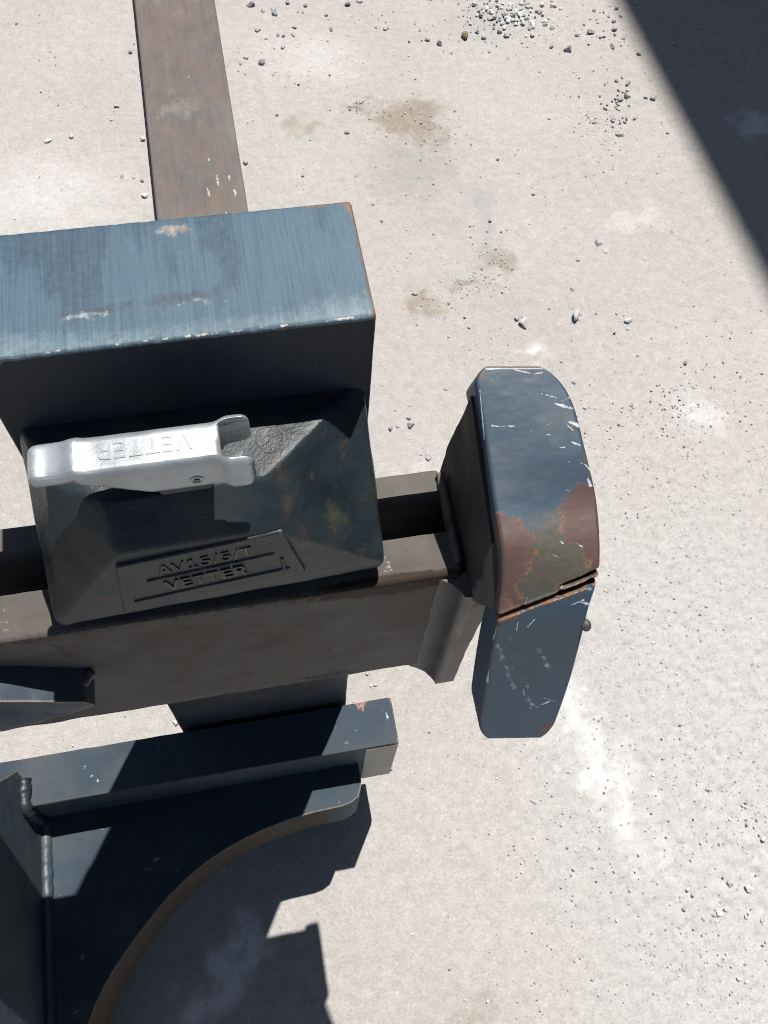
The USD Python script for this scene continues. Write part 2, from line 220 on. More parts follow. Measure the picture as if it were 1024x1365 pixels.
def concrete():
    N = {'g': ('geometry', {}), 'b': ('attribute', {'attribute': 'brown'}), 'y': ('attribute', {'attribute': 'grey'}), 'w': ('attribute', {'attribute': 'white'}), 'c': ('attribute', {'attribute': 'coarse'}),
         'n1': ('noise_texture', {'scale': 3.2, 'detail': 8, 'roughness': .6}), 'n2': ('noise_texture', {'scale': 60, 'detail': 8, 'roughness': .7}), 'n3': ('noise_texture', {'scale': 420, 'detail': 5, 'roughness': .65}),
         'r1': ('map_range', {'from_min': .33, 'from_max': .67, 'clamp': True}), 'c1': ('mix_color', {'a': (.345, .318, .292), 'b': (.374, .354, .334)}),
         'cc': ('mix_color', {'b': (.405, .396, .382)}), 'v3': ('map_range', {'from_min': .25, 'from_max': .75, 'to_min': .80, 'to_max': 1.16, 'clamp': True}), 's3': ('vector_math', {'math_type': 'scale'}),
         'v2': ('map_range', {'from_min': .3, 'from_max': .7, 'to_min': .90, 'to_max': 1.08, 'clamp': True}), 's2': ('vector_math', {'math_type': 'scale'}),
         'vo': ('voronoi_texture', {'scale': 230.0}), 'vc': ('separate_color', {}),
         'dk': ('map_range', {'from_min': .90, 'from_max': .93, 'clamp': True}), 'dd': ('map_range', {'from_min': .42, 'from_max': .28, 'clamp': True}), 'dx': ('math', {'math_type': 'multiply'}), 'dy': ('math', {'math_type': 'multiply_add', 'value2': .5, 'value3': .12}), 'dz': ('math', {'math_type': 'multiply', 'use_clamp': True}), 'cd': ('mix_color', {'b': (.17, .16, .15)}),
         'lk': ('map_range', {'from_min': .88, 'from_max': .93, 'clamp': True}), 'lx': ('math', {'math_type': 'multiply'}), 'ly': ('math', {'math_type': 'multiply', 'value2': .3}), 'cl': ('mix_color', {'b': (.52, .51, .50)}),
         'n4': ('noise_texture', {'scale': 130, 'detail': 9, 'roughness': .78}), 'bs': ('math', {'math_type': 'add'}), 'bm': ('map_range', {'from_min': .74, 'from_max': 1.16, 'to_max': .85, 'clamp': True}), 'bc': ('mix_color', {'a': (.17, .135, .105), 'b': (.30, .25, .20)}), 'cb': ('mix_color', {}),
         'ys': ('math', {'math_type': 'add'}), 'ym': ('map_range', {'from_min': .66, 'from_max': 1.4, 'to_max': .8, 'clamp': True}), 'cy': ('mix_color', {'b': (.28, .275, .265)}),
         'ws': ('math', {'math_type': 'add'}), 'wm': ('map_range', {'from_min': .5, 'from_max': 1.6, 'to_max': .85, 'clamp': True}), 'cw': ('mix_color', {'b': (.66, .66, .66)}),
         'h': ('math', {'math_type': 'multiply_add', 'value2': .6}), 'bp': ('bump', {'strength': .8, 'distance': .0020}), 'p': ('principled_bsdf', {'roughness': .9, 'specular_ior_level': .2})}
    L = [('g.position', k + '.vector') for k in ('n1', 'n2', 'n3', 'vo')] + [('n1.fac', 'r1.value'), ('r1.result', 'c1.fac'), ('n3.fac', 'v3.value'), ('c1.result', 'cc.a'), ('c.fac', 'cc.fac'), ('cc.result', 's3.vector1'), ('v3.result', 's3.scale'), ('n2.fac', 'v2.value'), ('s3.vector', 's2.vector1'), ('v2.result', 's2.scale'),
         ('vo.color', 'vc.color'), ('vc.r', 'dk.value'), ('vo.distance', 'dd.value'), ('dk.result', 'dx.value1'), ('dd.result', 'dx.value2'), ('c.fac', 'dy.value1'), ('dx.value', 'dz.value1'), ('dy.value', 'dz.value2'), ('s2.vector', 'cd.a'), ('dz.value', 'cd.fac'),
         ('vc.g', 'lk.value'), ('lk.result', 'lx.value1'), ('dd.result', 'lx.value2'), ('lx.value', 'ly.value1'), ('cd.result', 'cl.a'), ('ly.value', 'cl.fac'),
         ('g.position', 'n4.vector'), ('b.fac', 'bs.value1'), ('n4.fac', 'bs.value2'), ('bs.value', 'bm.value'), ('n3.fac', 'bc.fac'), ('bm.result', 'cb.fac'), ('cl.result', 'cb.a'), ('bc.result', 'cb.b'),
         ('y.fac', 'ys.value1'), ('n4.fac', 'ys.value2'), ('ys.value', 'ym.value'), ('ym.result', 'cy.fac'), ('cb.result', 'cy.a'),
         ('w.fac', 'ws.value1'), ('n4.fac', 'ws.value2'), ('ws.value', 'wm.value'), ('wm.result', 'cw.fac'), ('cy.result', 'cw.a'), ('cw.result', 'p.base_color'),
         ('n3.fac', 'h.value1'), ('n2.fac', 'h.value3'), ('h.value', 'bp.height'), ('bp.normal', 'p.normal')]
    return usdkit.material(stage, '/World/Looks/dusty_concrete', N, L, surface='p.BSDF')
gm = raw_mesh('/World/ground', gv, gf, gn, concrete())
for k, a in (('brown', mb), ('grey', mg), ('white', mw), ('coarse', coarse)):
    UsdGeom.PrimvarsAPI(gm).CreatePrimvar(k, Sdf.ValueTypeNames.FloatArray, 'vertex').Set(Vt.FloatArray.FromNumpy(a.ravel().astype(np.float32)))
data(gm.GetPrim(), kind='structure')

# ---------------------------------------------------------------- fork: shank, blade, hook, locking lever
fork = thing('lifting_fork', 'heavy forged lifting fork with scoured blue shank top, cast hook and rusty blade', 'fork', (-.075, .03, 0))
t = tm(rbox(-.15, 0, 0, .0594, -.118, 0, .0017, 12).refine_to_length(.0014)); v = t.vertices.copy()
e = np.exp(-((v[:, 1] / .0020) ** 2 + (v[:, 2] / .0022) ** 2)) + .5 * np.exp(-(((v[:, 1] - .0594) / .002) ** 2 + (v[:, 2] / .002) ** 2))
v[:, 2] -= e * np.maximum(meshkit.fbm(np.stack([v[:, 0] * 520, 0 * v[:, 1], 0 * v[:, 0]], 1), 3, 8) - .5, 0) * .0022
v += t.vertex_normals * ((meshkit.fbm(v * 40, 2, 9) - .5) * .0003)[:, None]
t.vertices = v
x_, y_, z_ = v.T; topm = (z_ > -.003)
sd_ = meshkit.fbm(np.stack([x_ * 75 + 40, y_ * 30, 0 * x_], 1), 4, 32)
g2 = lambda x0, y0, sx, sy: np.exp(-(((x_ - x0) / sx) ** 2 + ((y_ - y0) / sy) ** 2))
prim = {'sheared': 1.3 * (z_ > -.0016), 'streaks_dark': topm * np.clip(.40 + (sd_ - .5) * 2.6 + .75 * np.clip((y_ - .036) / .02, 0, 1) * np.clip((-.03 - x_) / .05, 0, 1), 0, 1) * .8,
        'smudge': topm * (.72 * g2(-.108, .0165, .016, .0055) + .72 * g2(-.070, .0185, .024, .006)), 'fleck': topm * (.52 * g2(-.108, .0150, .016, .0045) + .50 * g2(-.066, .0160, .026, .005)),
        'pale': topm * (.72 * np.exp(-((y_ - .001) / .012) ** 2) + .35 * g2(-.148, .02, .025, .02) + .30 * g2(-.01, .025, .02, .03)),
        'tan': topm * (.62 * g2(-.072, .0525, .0105, .0048) + .45 * g2(-.148, .056, .012, .004)),
        'rust': topm * (.62 * np.exp(-((x_ + .0005) / .0022) ** 2) + .34 * g2(-.010, .057, .013, .008) + .5 * np.exp(-((y_ - .0594) / .0022) ** 2) + .42 * g2(-.068, .0, .012, .003) + .36 * g2(-.03, 0, .03, .0022)) + .3 * np.exp(-(((x_ + .05) / .03) ** 2 + (y_ / .004) ** 2 + ((z_ + .075) / .02) ** 2)),
        'bare': np.exp(-(((y_ - .0006) / .0013) ** 2 + (z_ / .002) ** 2)) * (.46 + .26 * meshkit.noise(np.stack([x_ * 240, 0 * x_, 0 * x_], 1), 12))}
part('shank_head', t, head_mat, fork, 40, prim)
t = rough(rbox(-.1497, -.0003, .0002, .0592, -.77, -.112, .003), .009, .0005, 30, 2)
part('shank', t, under_mat, fork, 40)
bl = rbox(-.15, 0, .02, 1.72, -.7795, -.748, .0025) + prism([(.05, -.76), (.05, -.70), (.0593, -.70), (.066, -.725), (.083, -.742), (.11, -.7482), (.11, -.76)], 'x', -.149, -.001)
t = rough(bl, .0075, .0004, 25, 3); v = t.vertices.copy()
k = np.clip((v[:, 1] - .1) / .3, 0, 1); k = k * k * (3 - 2 * k)
v[:, 0] = -.075 + (v[:, 0] + .075) * (1 - k * .0097 / .075)
t.vertices = v; x_, y_, z_ = v.T
prim = {'smudge': .5 * np.clip((x_ + .055) / .04, 0, 1) * np.clip((y_ - .45) / .2, 0, 1) * (1 - .7 * np.clip((y_ - .9) / .2, 0, 1)) + .3 * np.exp(-((y_ - .98) / .05) ** 2) * (x_ > -.08) , 'scrape': 0 * x_}
for ax, ay, bx, by in ((-.105, .70, -.098, .77), (-.05, .74, -.018, .66), (-.06, .82, -.07, .86), (-.055, .90, -.045, .84), (-.045, .80, -.03, .72), (-.04, .72, -.012, .70), (-.075, 1.0, -.06, .995), (-.03, .86, -.02, .80), (-.072, 1.08, -.055, 1.065)):
    d = np.array([bx - ax, by - ay]); u = np.clip(((x_ - ax) * d[0] + (y_ - ay) * d[1]) / (d @ d), 0, 1)
    prim['scrape'] = np.maximum(prim['scrape'], 0.72 * np.exp(-(((x_ - ax - u * d[0]) ** 2 + (y_ - ay - u * d[1]) ** 2) / .0024 ** 2)) * (z_ > -.752))
part('blade', t, blade_mat, fork, 40, prim)
# hook: a cast hip-roofed block behind the shank
hk = Man.batch_hull([Man.sphere(.003, 10).translate(p) for p in
    [(-.143, .002, -.050), (-.006, .002, -.050), (-.020, -.010, -.049), (-.050, -.036, -.049), (-.112, -.0375, -.050), (-.135, -.015, -.050),
     (-.0500, -.0500, -.0640), (-.112, -.0515, -.0640), (-.1335, -.0240, -.0520),
     (-.147, .002, -.110), (-.003, .002, -.110), (-.003, -.015, -.088), (-.0045, -.0535, -.104), (-.0045, -.0535, -.1095), (-.144, -.0590, -.104), (-.144, -.0590, -.1095), (-.147, -.014, -.085)]])
t = rough(hk, .0020, .0005, 80, 5, 2)
trimesh.smoothing.filter_taubin(t, iterations=22)
x_, y_, z_ = t.vertices.T
hook = part('hook', t, forged, fork, 60, {'ochre': .6 * np.exp(-(((x_ + .022) / .010) ** 2 + ((y_ + .044) / .008) ** 2)), 'rust': .55 * np.exp(-(((x_ + .046) / .007) ** 2 + ((y_ + .020) / .006) ** 2)) + .5 * np.exp(-(((x_ + .031) / .004) ** 2 + ((y_ + .033) / .004) ** 2)) + .45 * np.exp(-(((x_ + .024) / .005) ** 2 + ((y_ + .018) / .006) ** 2)) + .35 * np.exp(-(((x_ + .13) / .02) ** 2 + ((z_ + .10) / .01) ** 2)) + .4 * np.exp(-(((x_ + .09) / .03) ** 2 + ((y_ + .054) / .004) ** 2 + ((z_ + .067) / .006) ** 2))})
c_ = t.triangles_center; k_ = (c_[:, 0] > -.112) & (c_[:, 0] < -.045) & (c_[:, 2] > -.101) & (c_[:, 2] < -.070) & (c_[:, 1] < -.045)
A_ = np.c_[np.ones(k_.sum()), c_[k_][:, 0], c_[k_][:, 2]]; fit_ = np.linalg.lstsq(A_, c_[k_][:, 1], rcond=None)[0]      # the plane of the rear face
def rear(x, z): return np.array([x, fit_ @ [1, x, z], z])
ex = rear(-.05, -.09) - rear(-.11, -.094); ex /= np.linalg.norm(ex); nrm = np.cross(ex, rear(-.08, -.07) - rear(-.08, -.10)); nrm /= np.linalg.norm(nrm); up = np.cross(nrm, ex)
def on_face(mesh, x0, h, lift=-.0004):
    M_ = np.eye(4); M_[:3, 0], M_[:3, 1], M_[:3, 2], M_[:3, 3] = ex, up, nrm, rear(x0, -.1075 + h - .065 * (x0 + .11) * 0) + nrm * lift
    m2 = mesh.copy(); m2.apply_transform(M_); return m2
pn = tm(hull([(a_, b_, c_) for a_, b_ in ((0, 0), (.078, .001), (.0725, .0345), (.006, .0345)) for c_ in (-.004, 0)], .0011, 10))
part('marking_panel', on_face(pn, -.1165, .0035, .0002), forged, hook, 40)
part('size_marking', on_face(meshkit.text_mesh('AV15/5/T', .0062, .0023), -.0985, .0285), forged, hook, 30)
part('maker_marking', on_face(meshkit.text_mesh('VETTER', .0066, .0025, True), -.0975, .0155), forged, hook, 30)
frame = []
for a, b, c, d in ((-.1120, .0100, -.0440, .0116), (-.0475, .0116, -.0458, .0245), (-.1040, .0245, -.0500, .0258)):
    fr = tm(rbox(0, c - a, 0, d - b, -.0012, .0025, .0008)); frame.append(on_face(fr, a, b))
part('marking_frame', trimesh.util.concatenate(frame), forged, hook, 30)
hexa = [(-.0500, -.0150), (-.0430, -.0138), (-.0395, -.0192), (-.0410, -.0256), (-.0480, -.0262), (-.0520, -.0205), (-.0500, -.0150)]
zt_ = cKDTree(t.vertices[:, :2][t.vertices[:, 2] > -.07]); top_v = t.vertices[t.vertices[:, 2] > -.07]
part('stamped_mark', bead([(x, y, top_v[zt_.query((x, y))[1], 2] + .0000) for x, y in hexa], .00028, 4, .1, .0006), rust_mark, hook, 60)

# locking lever
lv = rbox(-.1200, -.0530, -.0440, -.0261, -.0365, -.0160, .0036, 20) + rbox(-.1348, -.1120, -.0434, -.0264, -.0230, -.0162, .0033, 16)
lv = lv - rbox(-.1165, -.030, -.0414, -.0287, -.06, -.0186, .0014, 12)
lv = lv - rbox(-.0648, -.03, -.0412, -.0289, -.06, 0, .0008, 12)
lv = lv - prism([(-.16, -.06), (-.16, -.0215), (-.119, -.0215), (-.110, -.0245), (-.086, -.0375), (-.086, -.06)], 'y', -.06, 0)
lv = lv - prism([(-.0640, -.06), (-.0640, -.0350), (-.0555, -.0335), (-.0500, -.0280), (-.04, -.0280), (-.04, -.06)], 'y', -.06, 0)
t = tm(lv.refine_to_length(.0011)); v = t.vertices.copy()
fl = np.clip((v[:, 0] + .0672) / .006, 0, 1); fl = fl * fl * (3 - 2 * fl)
v[:, 1] += np.where(v[:, 1] > -.035, fl * .0026, fl * -.0010)
v[:, 2] -= np.where(v[:, 1] > -.035, fl * .0008, fl * .0030)
tp = np.clip((-.1185 - v[:, 0]) / .010, 0, 1); tp = tp * tp * (3 - 2 * tp)
v[:, 1] += .0010 * tp; v[:, 2] -= .0016 * tp - .0014 * np.exp(-((v[:, 0] + .1180) / .003) ** 2)
v += t.vertex_normals * ((meshkit.fbm(v * 150, 3, 6) - .5) * .00035)[:, None]
t.vertices = v; trimesh.smoothing.filter_taubin(t, iterations=2)
lever = part('locking_lever', t, galv, fork, 40)
tx = meshkit.text_mesh('VETTER', .0068, .0009); w_ = tx.bounds[1][0]
tx.vertices[:, 0] *= .0345 / w_
tx.apply_transform(trimesh.transformations.rotation_matrix(math.pi, [0, 0, 1])); tx.apply_translation((-.0745, -.0312, -.0166))
part('lever_lettering', tx, letter_galv, lever, False)
rv = (Man.cylinder(.0006, .0027, .0027, 28) - Man.cylinder(.002, .0020, .0020, 28).translate([0, 0, .0003])).rotate([90, 0, 0]).translate([-.0755, -.0437, -.0290])
part('rivet', tm(rv), galv, lever, 30)
rv = Man.cylinder(.0010, .0013, .0010, 20).rotate([90, 0, 0]).translate([-.0755, -.0436, -.0290])
part('rivet_centre', tm(rv), dark_pin, lever, 30)
pv = rbox(-.092, -.070, -.0385, -.0315, -.056, -.0190, .002)
part('lever_pivot', tm(pv), dark_pin, fork, 30)

# ---------------------------------------------------------------- carriage: two bars, end plate, bumper, gusset and rib
car = thing('fork_carriage', 'blue-grey fork carriage with two steel bars, scraped end bumper and curved gusset plate', 'fork carriage', (-.2, -.03, 0))
ub = rbox(-.95, .0362, -.0616, -.0045, -.258, -.1205, .0022, 12) - rbox(-1, .09, -.0392, -.0168, -.165, -.05, .002, 12)
t = rough(ub, .0045, .0006, 70, 12); v = t.vertices; x_, y_, z_ = v.T
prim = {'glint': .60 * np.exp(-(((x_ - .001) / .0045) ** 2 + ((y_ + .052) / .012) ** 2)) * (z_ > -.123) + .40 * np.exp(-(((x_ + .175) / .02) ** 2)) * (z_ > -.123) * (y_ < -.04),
        'grime': .75 * np.exp(-((z_ + .124) / .014) ** 2) * (y_ < -.058) * np.exp(-((x_ - .004) / .03) ** 2) + .5 * np.exp(-((z_ + .124) / .007) ** 2) * (y_ < -.058) + .6 * np.exp(-(((x_ + .03) / .03) ** 2 + ((z_ + .25) / .01) ** 2)) * (y_ < -.058)}
part('upper_bar', t, bar_mat, car, 40, prim)
# end plate
ep = prism([(-.0110, -.0470), (-.0085, -.0640), (-.0045, -.085), (-.0015, -.108), (-.0015, -.262), (-.010, -.268), (-.0725, -.2685), (-.0722, -.130), (-.0850, -.105), (-.0900, -.098), (-.0860, -.088), (-.0700, -.0745), (-.036, -.0590)], 'x', .036, .0475)
t = rough(ep, .004, .0006, 80, 13); v = t.vertices.copy(); v[:, 0] += np.clip((v[:, 2] + .2) * .036, 0, .0047); t.vertices = v
part('end_plate', t, plate_mat, car, 35, {'glint': 0 * v[:, 0], 'grime': .3 * np.exp(-((v[:, 2] + .09) / .03) ** 2) + .8 * (v[:, 0] < .043) * (v[:, 1] > -.070)})
fillet = [(.0400, -.0600), (.0220, -.0600), (.0265, -.0622), (.0305, -.0650), (.0335, -.0690), (.0352, -.0722), (.0400, -.0735)]
t = tm(prism(fillet, 'z', -.2640, -.1240))
part('weld_fillet', t, weld_mat, car, 50)
part('weld_bead', bead([(.0358, -.008, -.1185), (.0356, -.016, -.1190), (.0354, -.030, -.1200), (.0350, -.056, -.1212)], .0022, 2, .2), plate_mat, car, 60)
# bumper: a bent strip of thick plate
ROWS = [488, 512, 600, 680, 730, 760, 820, 900, 980]
LP = np.array([(.0440, -.0045, -.0358), (.0416, -.0110, -.0385), (.042, -.0364, -.0500), (.042, -.0595, -.0601), (.042, -.0741, -.0658), (.0415, -.0817, -.0718), (.039, -.0958, -.0867), (.035, -.1129, -.1157), (.0306, -.1316, -.1462)])
RP = np.array([(.0799, -.0097, -.0358), (.0810, -.0167, -.0385), (.0836, -.0463, -.0500), (.0858, -.0628, -.0601), (.0844, -.0774, -.0658), (.0825, -.0883, -.0718), (.0771, -.1021, -.0867), (.0736, -.1176, -.1157), (.0654, -.1368, -.1462)])
from scipy.interpolate import PchipInterpolator
NV, NU = 520, 170
r_ = np.linspace(486, 988, 2000); w_ = 1 + 3.0 * ((r_ > 752) & (r_ < 836)) + 2.0 * (np.minimum(r_ - 486, 988 - r_) < 10); w_ = np.cumsum(w_); vv = np.interp(np.linspace(w_[0], w_[-1], NV), w_, r_); uu = .5 - .5 * np.cos(np.linspace(0, np.pi, NU)); uu = .55 * uu + .45 * np.linspace(0, 1, NU)
Lc, Rc = PchipInterpolator(ROWS, LP)(vv), PchipInterpolator(ROWS, RP)(vv)
def corner(d, n, w): return w * (1 - np.sqrt(np.clip(1 - (1 - np.clip(d / n, 0, 1)) ** 2, 0, 1)))
ia = corner(vv - 486, 24, .12) + corner(988 - vv, 26, .22); ib = corner(vv - 486, 64, .34) + corner(988 - vv, 22, .20)
U = ia[:, None] + uu[None] * (1 - ia - ib)[:, None]; Vv = np.repeat(vv[:, None], NU, 1)
top = Lc[:, None] * (1 - U[..., None]) + Rc[:, None] * U[..., None]
du, dv = np.gradient(top, axis=1), np.gradient(top, axis=0); nn = np.cross(du, dv); nn /= np.linalg.norm(nn, axis=-1, keepdims=True)
nn *= np.sign(nn[..., 2:3].mean())
bot = top - .0245 * nn
xl = np.interp(vv, [488, 512, 600, 668, 740, 820, 900, 984], [640, 633, 648, 659, 669, 664, 650, 637])[:, None]; xr = np.interp(vv, [488, 530, 600, 670, 740, 820, 900, 984], [752, 757, 780, 796, 801, 783, 764, 735])[:, None]
PX = xl + U * (xr - xl); PY = Vv
P3 = np.stack([PX, PY, 0 * PX], -1)
wob = (meshkit.fbm(P3 / 16, 4, 21) - .5)
def line_d(ax, ay, bx, by):
    d = np.array([bx - ax, by - ay], float); s_ = np.clip(((PX - ax) * d[0] + (PY - ay) * d[1]) / (d @ d), 0, 1)
    return np.hypot(PX - ax - s_ * d[0], PY - ay - s_ * d[1]), s_
def below(ax, ay, bx, by): return PY - (ay + (PX - ax) * (by - ay) / (bx - ax))
d1, s1 = line_d(658, 826.5, 803, 768.5); d2, s2 = line_d(742, 782, 806, 757.5)
wav = 1 + 1.2 * wob
cut1 = np.exp(-(d1 * wav / (1.9 + 1.8 * s1)) ** 2); cut2 = np.exp(-(d2 * wav / 2.1) ** 2) * np.clip(s2 * 3, 0, 1)
lip = np.exp(-((d1 - 4.5) / 2.2) ** 2) * .6 * (.6 + wob)
disp = -.0050 * np.maximum(cut1, cut2) + .0012 * lip + wob * .00018
RR = .0021
wid = np.linalg.norm(Rc - Lc, axis=1)[:, None]; lenv = np.r_[0, np.cumsum(np.linalg.norm(np.diff(top[:, NU // 2], axis=0), axis=1))][:, None]
ed = np.minimum.reduce([uu[None] * wid, (1 - uu)[None] * wid, lenv + 0 * PX, lenv[-1] - lenv + 0 * PX])
disp = disp - (RR - np.sqrt(np.maximum(RR ** 2 - np.maximum(RR - ed, 0) ** 2, 0)))
top = top + nn * disp[..., None]
z0 = 0 * PX; sd = below(660, 827, 800, 765)              # picture-row distance past the long cut
sig = lambda a, w: 1 / (1 + np.exp(-np.clip(a / w, -30, 30)))
fine = meshkit.fbm(P3 / 5, 4, 22) - .5
brush = meshkit.fbm(np.stack([(PX * .3 + PY) / 1.6, (PX - PY * .3) / 22, 0 * PX], -1), 3, 23) - .5
worn = sig(PY + (PX - 690) * .55 + wob * 22 - 716, 11) * sig(-sd - 2, 5) * .95 + .22 * brush * (PY > 640) * (sd < 0)
lw = np.interp(PY, [676, 690, 705, 720, 760, 785, 800, 830], [6, 14, 26, 36, 32, 20, 34, 56])
rl = sig(lw - (PX - xl) + wob * 34 + fine * 16 + brush * 14, 6.0) * sig(PY - 682, 6) * sig(-sd, 2)
rw = np.interp(PY, [590, 640, 655, 668, 690, 715, 740, 755, 775], [3, 8, 26, 46, 44, 48, 22, 20, 10])
rr_ = sig(rw - (xr - PX) + wob * 34 + fine * 16 + brush * 14, 6.0) * sig(PY - 600, 8) * sig(774 - PY, 4)
rust = np.maximum(.95 * rl, .95 * rr_)
fringe = np.exp(-((rust - .42) / .2) ** 2) * (.66 + .7 * fine)
edge_r = np.minimum((1 - uu)[None] * 130 + 0 * PX, PY - 488)
rust = np.maximum.reduce([rust, .72 * np.exp(-(edge_r / 2.6) ** 2), .62 * np.exp(-(((PX - 643) / 9) ** 2 + ((PY - 500) / 12) ** 2)), .68 * np.exp(-(((PX - 735) / 26) ** 2 + ((PY - 976) / 14) ** 2)), .55 * np.exp(-((PX - xl - 1) / 2.0) ** 2) * (PY > 830)])
orange = np.maximum.reduce([.80 * sig(sd + 5, 1.5) * sig(4 + 11 * s1 - sd + wob * 22 + fine * 10, 2) , .62 * np.exp(-((d2 - 4) / 4) ** 2), .62 * np.exp(-(edge_r / 2.2) ** 2) * (PY > 560) * (PY < 640), .62 * sig(-sd, 2) * sig(sd + 30 - (PX - 668) * .62 + wob * 26, 4) * (PX < 716), .66 * np.exp(-(((PX - 757) / 4) ** 2 + ((PY - 563) / 9) ** 2)), .58 * np.exp(-(((PX - 745) / 5) ** 2 + ((PY - 534) / 6) ** 2)), .45 * np.exp(-(edge_r / 4) ** 2) * (PY > 840), .9 * fringe, .5 * np.exp(-((PY - 490) / 2.4) ** 2)])
white = z0.copy()
for ax, ay, bx, by, w in ((716, 524, 735, 529, 1.4), (738, 538, 756, 541, 3.2), (741, 533, 752, 529, 2.2), (733, 536, 745, 538, 1.6), (752, 557, 765, 561, 3.2), (749, 560, 758, 566, 1.6), (756, 580, 768, 584, 1.9), (742, 589, 750, 588, 1.5), (724, 573, 731, 574, 1.1), (723, 562, 732, 559, .9), (694, 570, 706, 570, .8), (648, 568, 684, 566, 1.2), (639, 520, 646, 586, 1.4), (776, 611, 784, 620, 3.0), (781, 636, 786, 650, 3.0), (770, 608, 773, 610, 1.4), (754, 608, 757, 609, .9), (724, 934, 737, 939, 1.2), (718, 944, 734, 938, 1.5), (697, 922, 698, 929, 1.2), (772, 802, 788, 806, 2.6), (760, 806, 776, 799, 1.6), (652, 896, 650, 910, 1.8), (662, 838, 658, 856, 1.2), (712, 498, 722, 496, 1.8), (684, 491, 706, 497, 1.8), (650, 492, 668, 490, 1.3), (753, 655, 760, 660, 1.2), (735, 742, 744, 746, 1.0), (699, 806, 701, 797, 1.2), (712, 826, 703, 836, 1.6), (690, 830, 688, 840, 1.4), (745, 727, 750, 731, 1.2), (766, 731, 776, 736, 1.3)):
    d, s_ = line_d(ax, ay, bx, by); white = np.maximum(white, .74 * np.exp(-(d / (w * (.55 + .6 * s_) * (1 + 1.6 * fine))) ** 2))
for ax, ay, bx, by, w, a in ((690, 932, 716, 946, 3.5, .50), (664, 862, 690, 930, 9, .50), (716, 868, 735, 900, 8, .50), (655, 566, 680, 566, 4, .42), (700, 905, 706, 950, 6, .48), (680, 850, 684, 905, 5, .46), (670, 600, 690, 604, 6, .42), (655, 535, 668, 534, 5, .3)):
    d, _ = line_d(ax, ay, bx, by); white = np.maximum(white, a * np.exp(-(d / w) ** 2))
groove = np.maximum(cut1, cut2) * .9
masks = {'bare': worn, 'rust': rust, 'orange': orange, 'white': white, 'groove': groove}
gi = np.arange(NV - 1)[:, None] * NU + np.arange(NU - 1)[None]
q = np.stack([gi, gi + 1, gi + NU + 1, gi + NU], -1).reshape(-1, 4)
ring = np.r_[np.arange(NU), np.arange(1, NV) * NU + NU - 1, (NV - 1) * NU + np.arange(NU - 2, -1, -1), np.arange(NV - 2, 0, -1) * NU]
tv, bv_ = top.reshape(-1, 3), bot.reshape(-1, 3); nt = len(tv)
KS = 6
sv = np.concatenate([tv[ring] + (bv_[ring] - tv[ring]) * (k_ / KS) for k_ in range(KS + 1)]); nr = len(ring)
# round the upper rim a little
rim = tv.copy()
sq = []
for k_ in range(KS):
    a_ = k_ * nr + np.arange(nr); b_ = k_ * nr + (np.arange(nr) + 1) % nr; sq.append(np.stack([a_, a_ + nr, b_ + nr, b_], -1))
sq = np.concatenate(sq) + 2 * nt
allq = np.concatenate([q, q[:, ::-1] + nt, sq]); allv = np.concatenate([tv, bv_, sv])
bf = np.vstack([allq[:, [0, 1, 2]], allq[:, [0, 2, 3]]])
pr = {k: np.concatenate([a.ravel(), 0 * a.ravel(), np.concatenate([a.ravel()[ring] * (1 if j == 0 else .5 if k in ('rust', 'bare') else 0) for j in range(KS + 1)])]) for k, a in masks.items()}
bt = trimesh.Trimesh(allv, bf, process=False)
if bt.volume < 0: bf = bf[:, ::-1]; bt = trimesh.Trimesh(allv, bf, process=False)
v_, f_, n_ = meshkit.arrays((allv, bf), True)
def bumper():
    p_ = numbered(car + '/bumper'); m_ = raw_mesh(p_, v_ + [0, 0, H] - origin(car), f_, n_, bumper_mat)
    for k, a in pr.items(): UsdGeom.PrimvarsAPI(m_).CreatePrimvar(k, Sdf.ValueTypeNames.FloatArray, 'vertex').Set(Vt.FloatArray.FromNumpy(a.astype(np.float32)))
    m_.GetPrim().SetCustomDataByKey('label', 'bent bumper plate, paint scraped to rust at the bend and cut by a deep gouge')
    return p_
bump_path = bumper()
nb = rough(Man.sphere(.0022, 16).scale([1, 1.3, 1]).translate([.0768, -.1045, -.092]), .0008, .0006, 400, 3)
part('weld_drop', nb, weld_mat, bump_path, 60)
# lower bar
lb = rbox(-.95, .0390, -.0455, -.0037, -.6862, -.547, .0016, 10)
t = rough(lb, .005, .0005, 60, 15); v = t.vertices; x_, y_, z_ = v.T; up_ = (z_ > -.549)
wl = 0 * x_
for ax, ay, bx, by, w in ((.030, -.012, .036, -.034, .0024), (.026, -.010, .031, -.018, .002), (-.233, -.018, -.222, -.034, .002), (-.228, -.024, -.219, -.038, .0012), (-.214, -.040, -.210, -.043, .0015), (-.185, -.008, -.18, -.022, .0012), (.01, -.012, .008, -.028, .0009), (.0, -.028, .02, -.026, .0016)):
    d = np.array([bx - ax, by - ay]); u = np.clip(((x_ - ax) * d[0] + (y_ - ay) * d[1]) / (d @ d), 0, 1)
    wl = np.maximum(wl, .62 * np.exp(-((x_ - ax - u * d[0]) ** 2 + (y_ - ay - u * d[1]) ** 2) / w ** 2) * up_)
part('lower_bar', t, bar_paint, car, 40, {'white': wl, 'rust': up_ * (.65 * np.exp(-(((x_ - .011) / .006) ** 2 + ((y_ + .008) / .007) ** 2)) + .5 * np.exp(-((x_ - .039) / .003) ** 2) + .3 * np.exp(-((y_ + .0037) / .002) ** 2) + .3 * np.exp(-((y_ + .0455) / .002) ** 2))})
# end of the lower bar, bare where the paint has gone
t = rough(rbox(.0085, .0386, -.0466, -.0440, -.680, -.5500, .0010, 8), .004, .0002, 90, 16)
part('bar_end_pad', t, bar_face, car, 40)
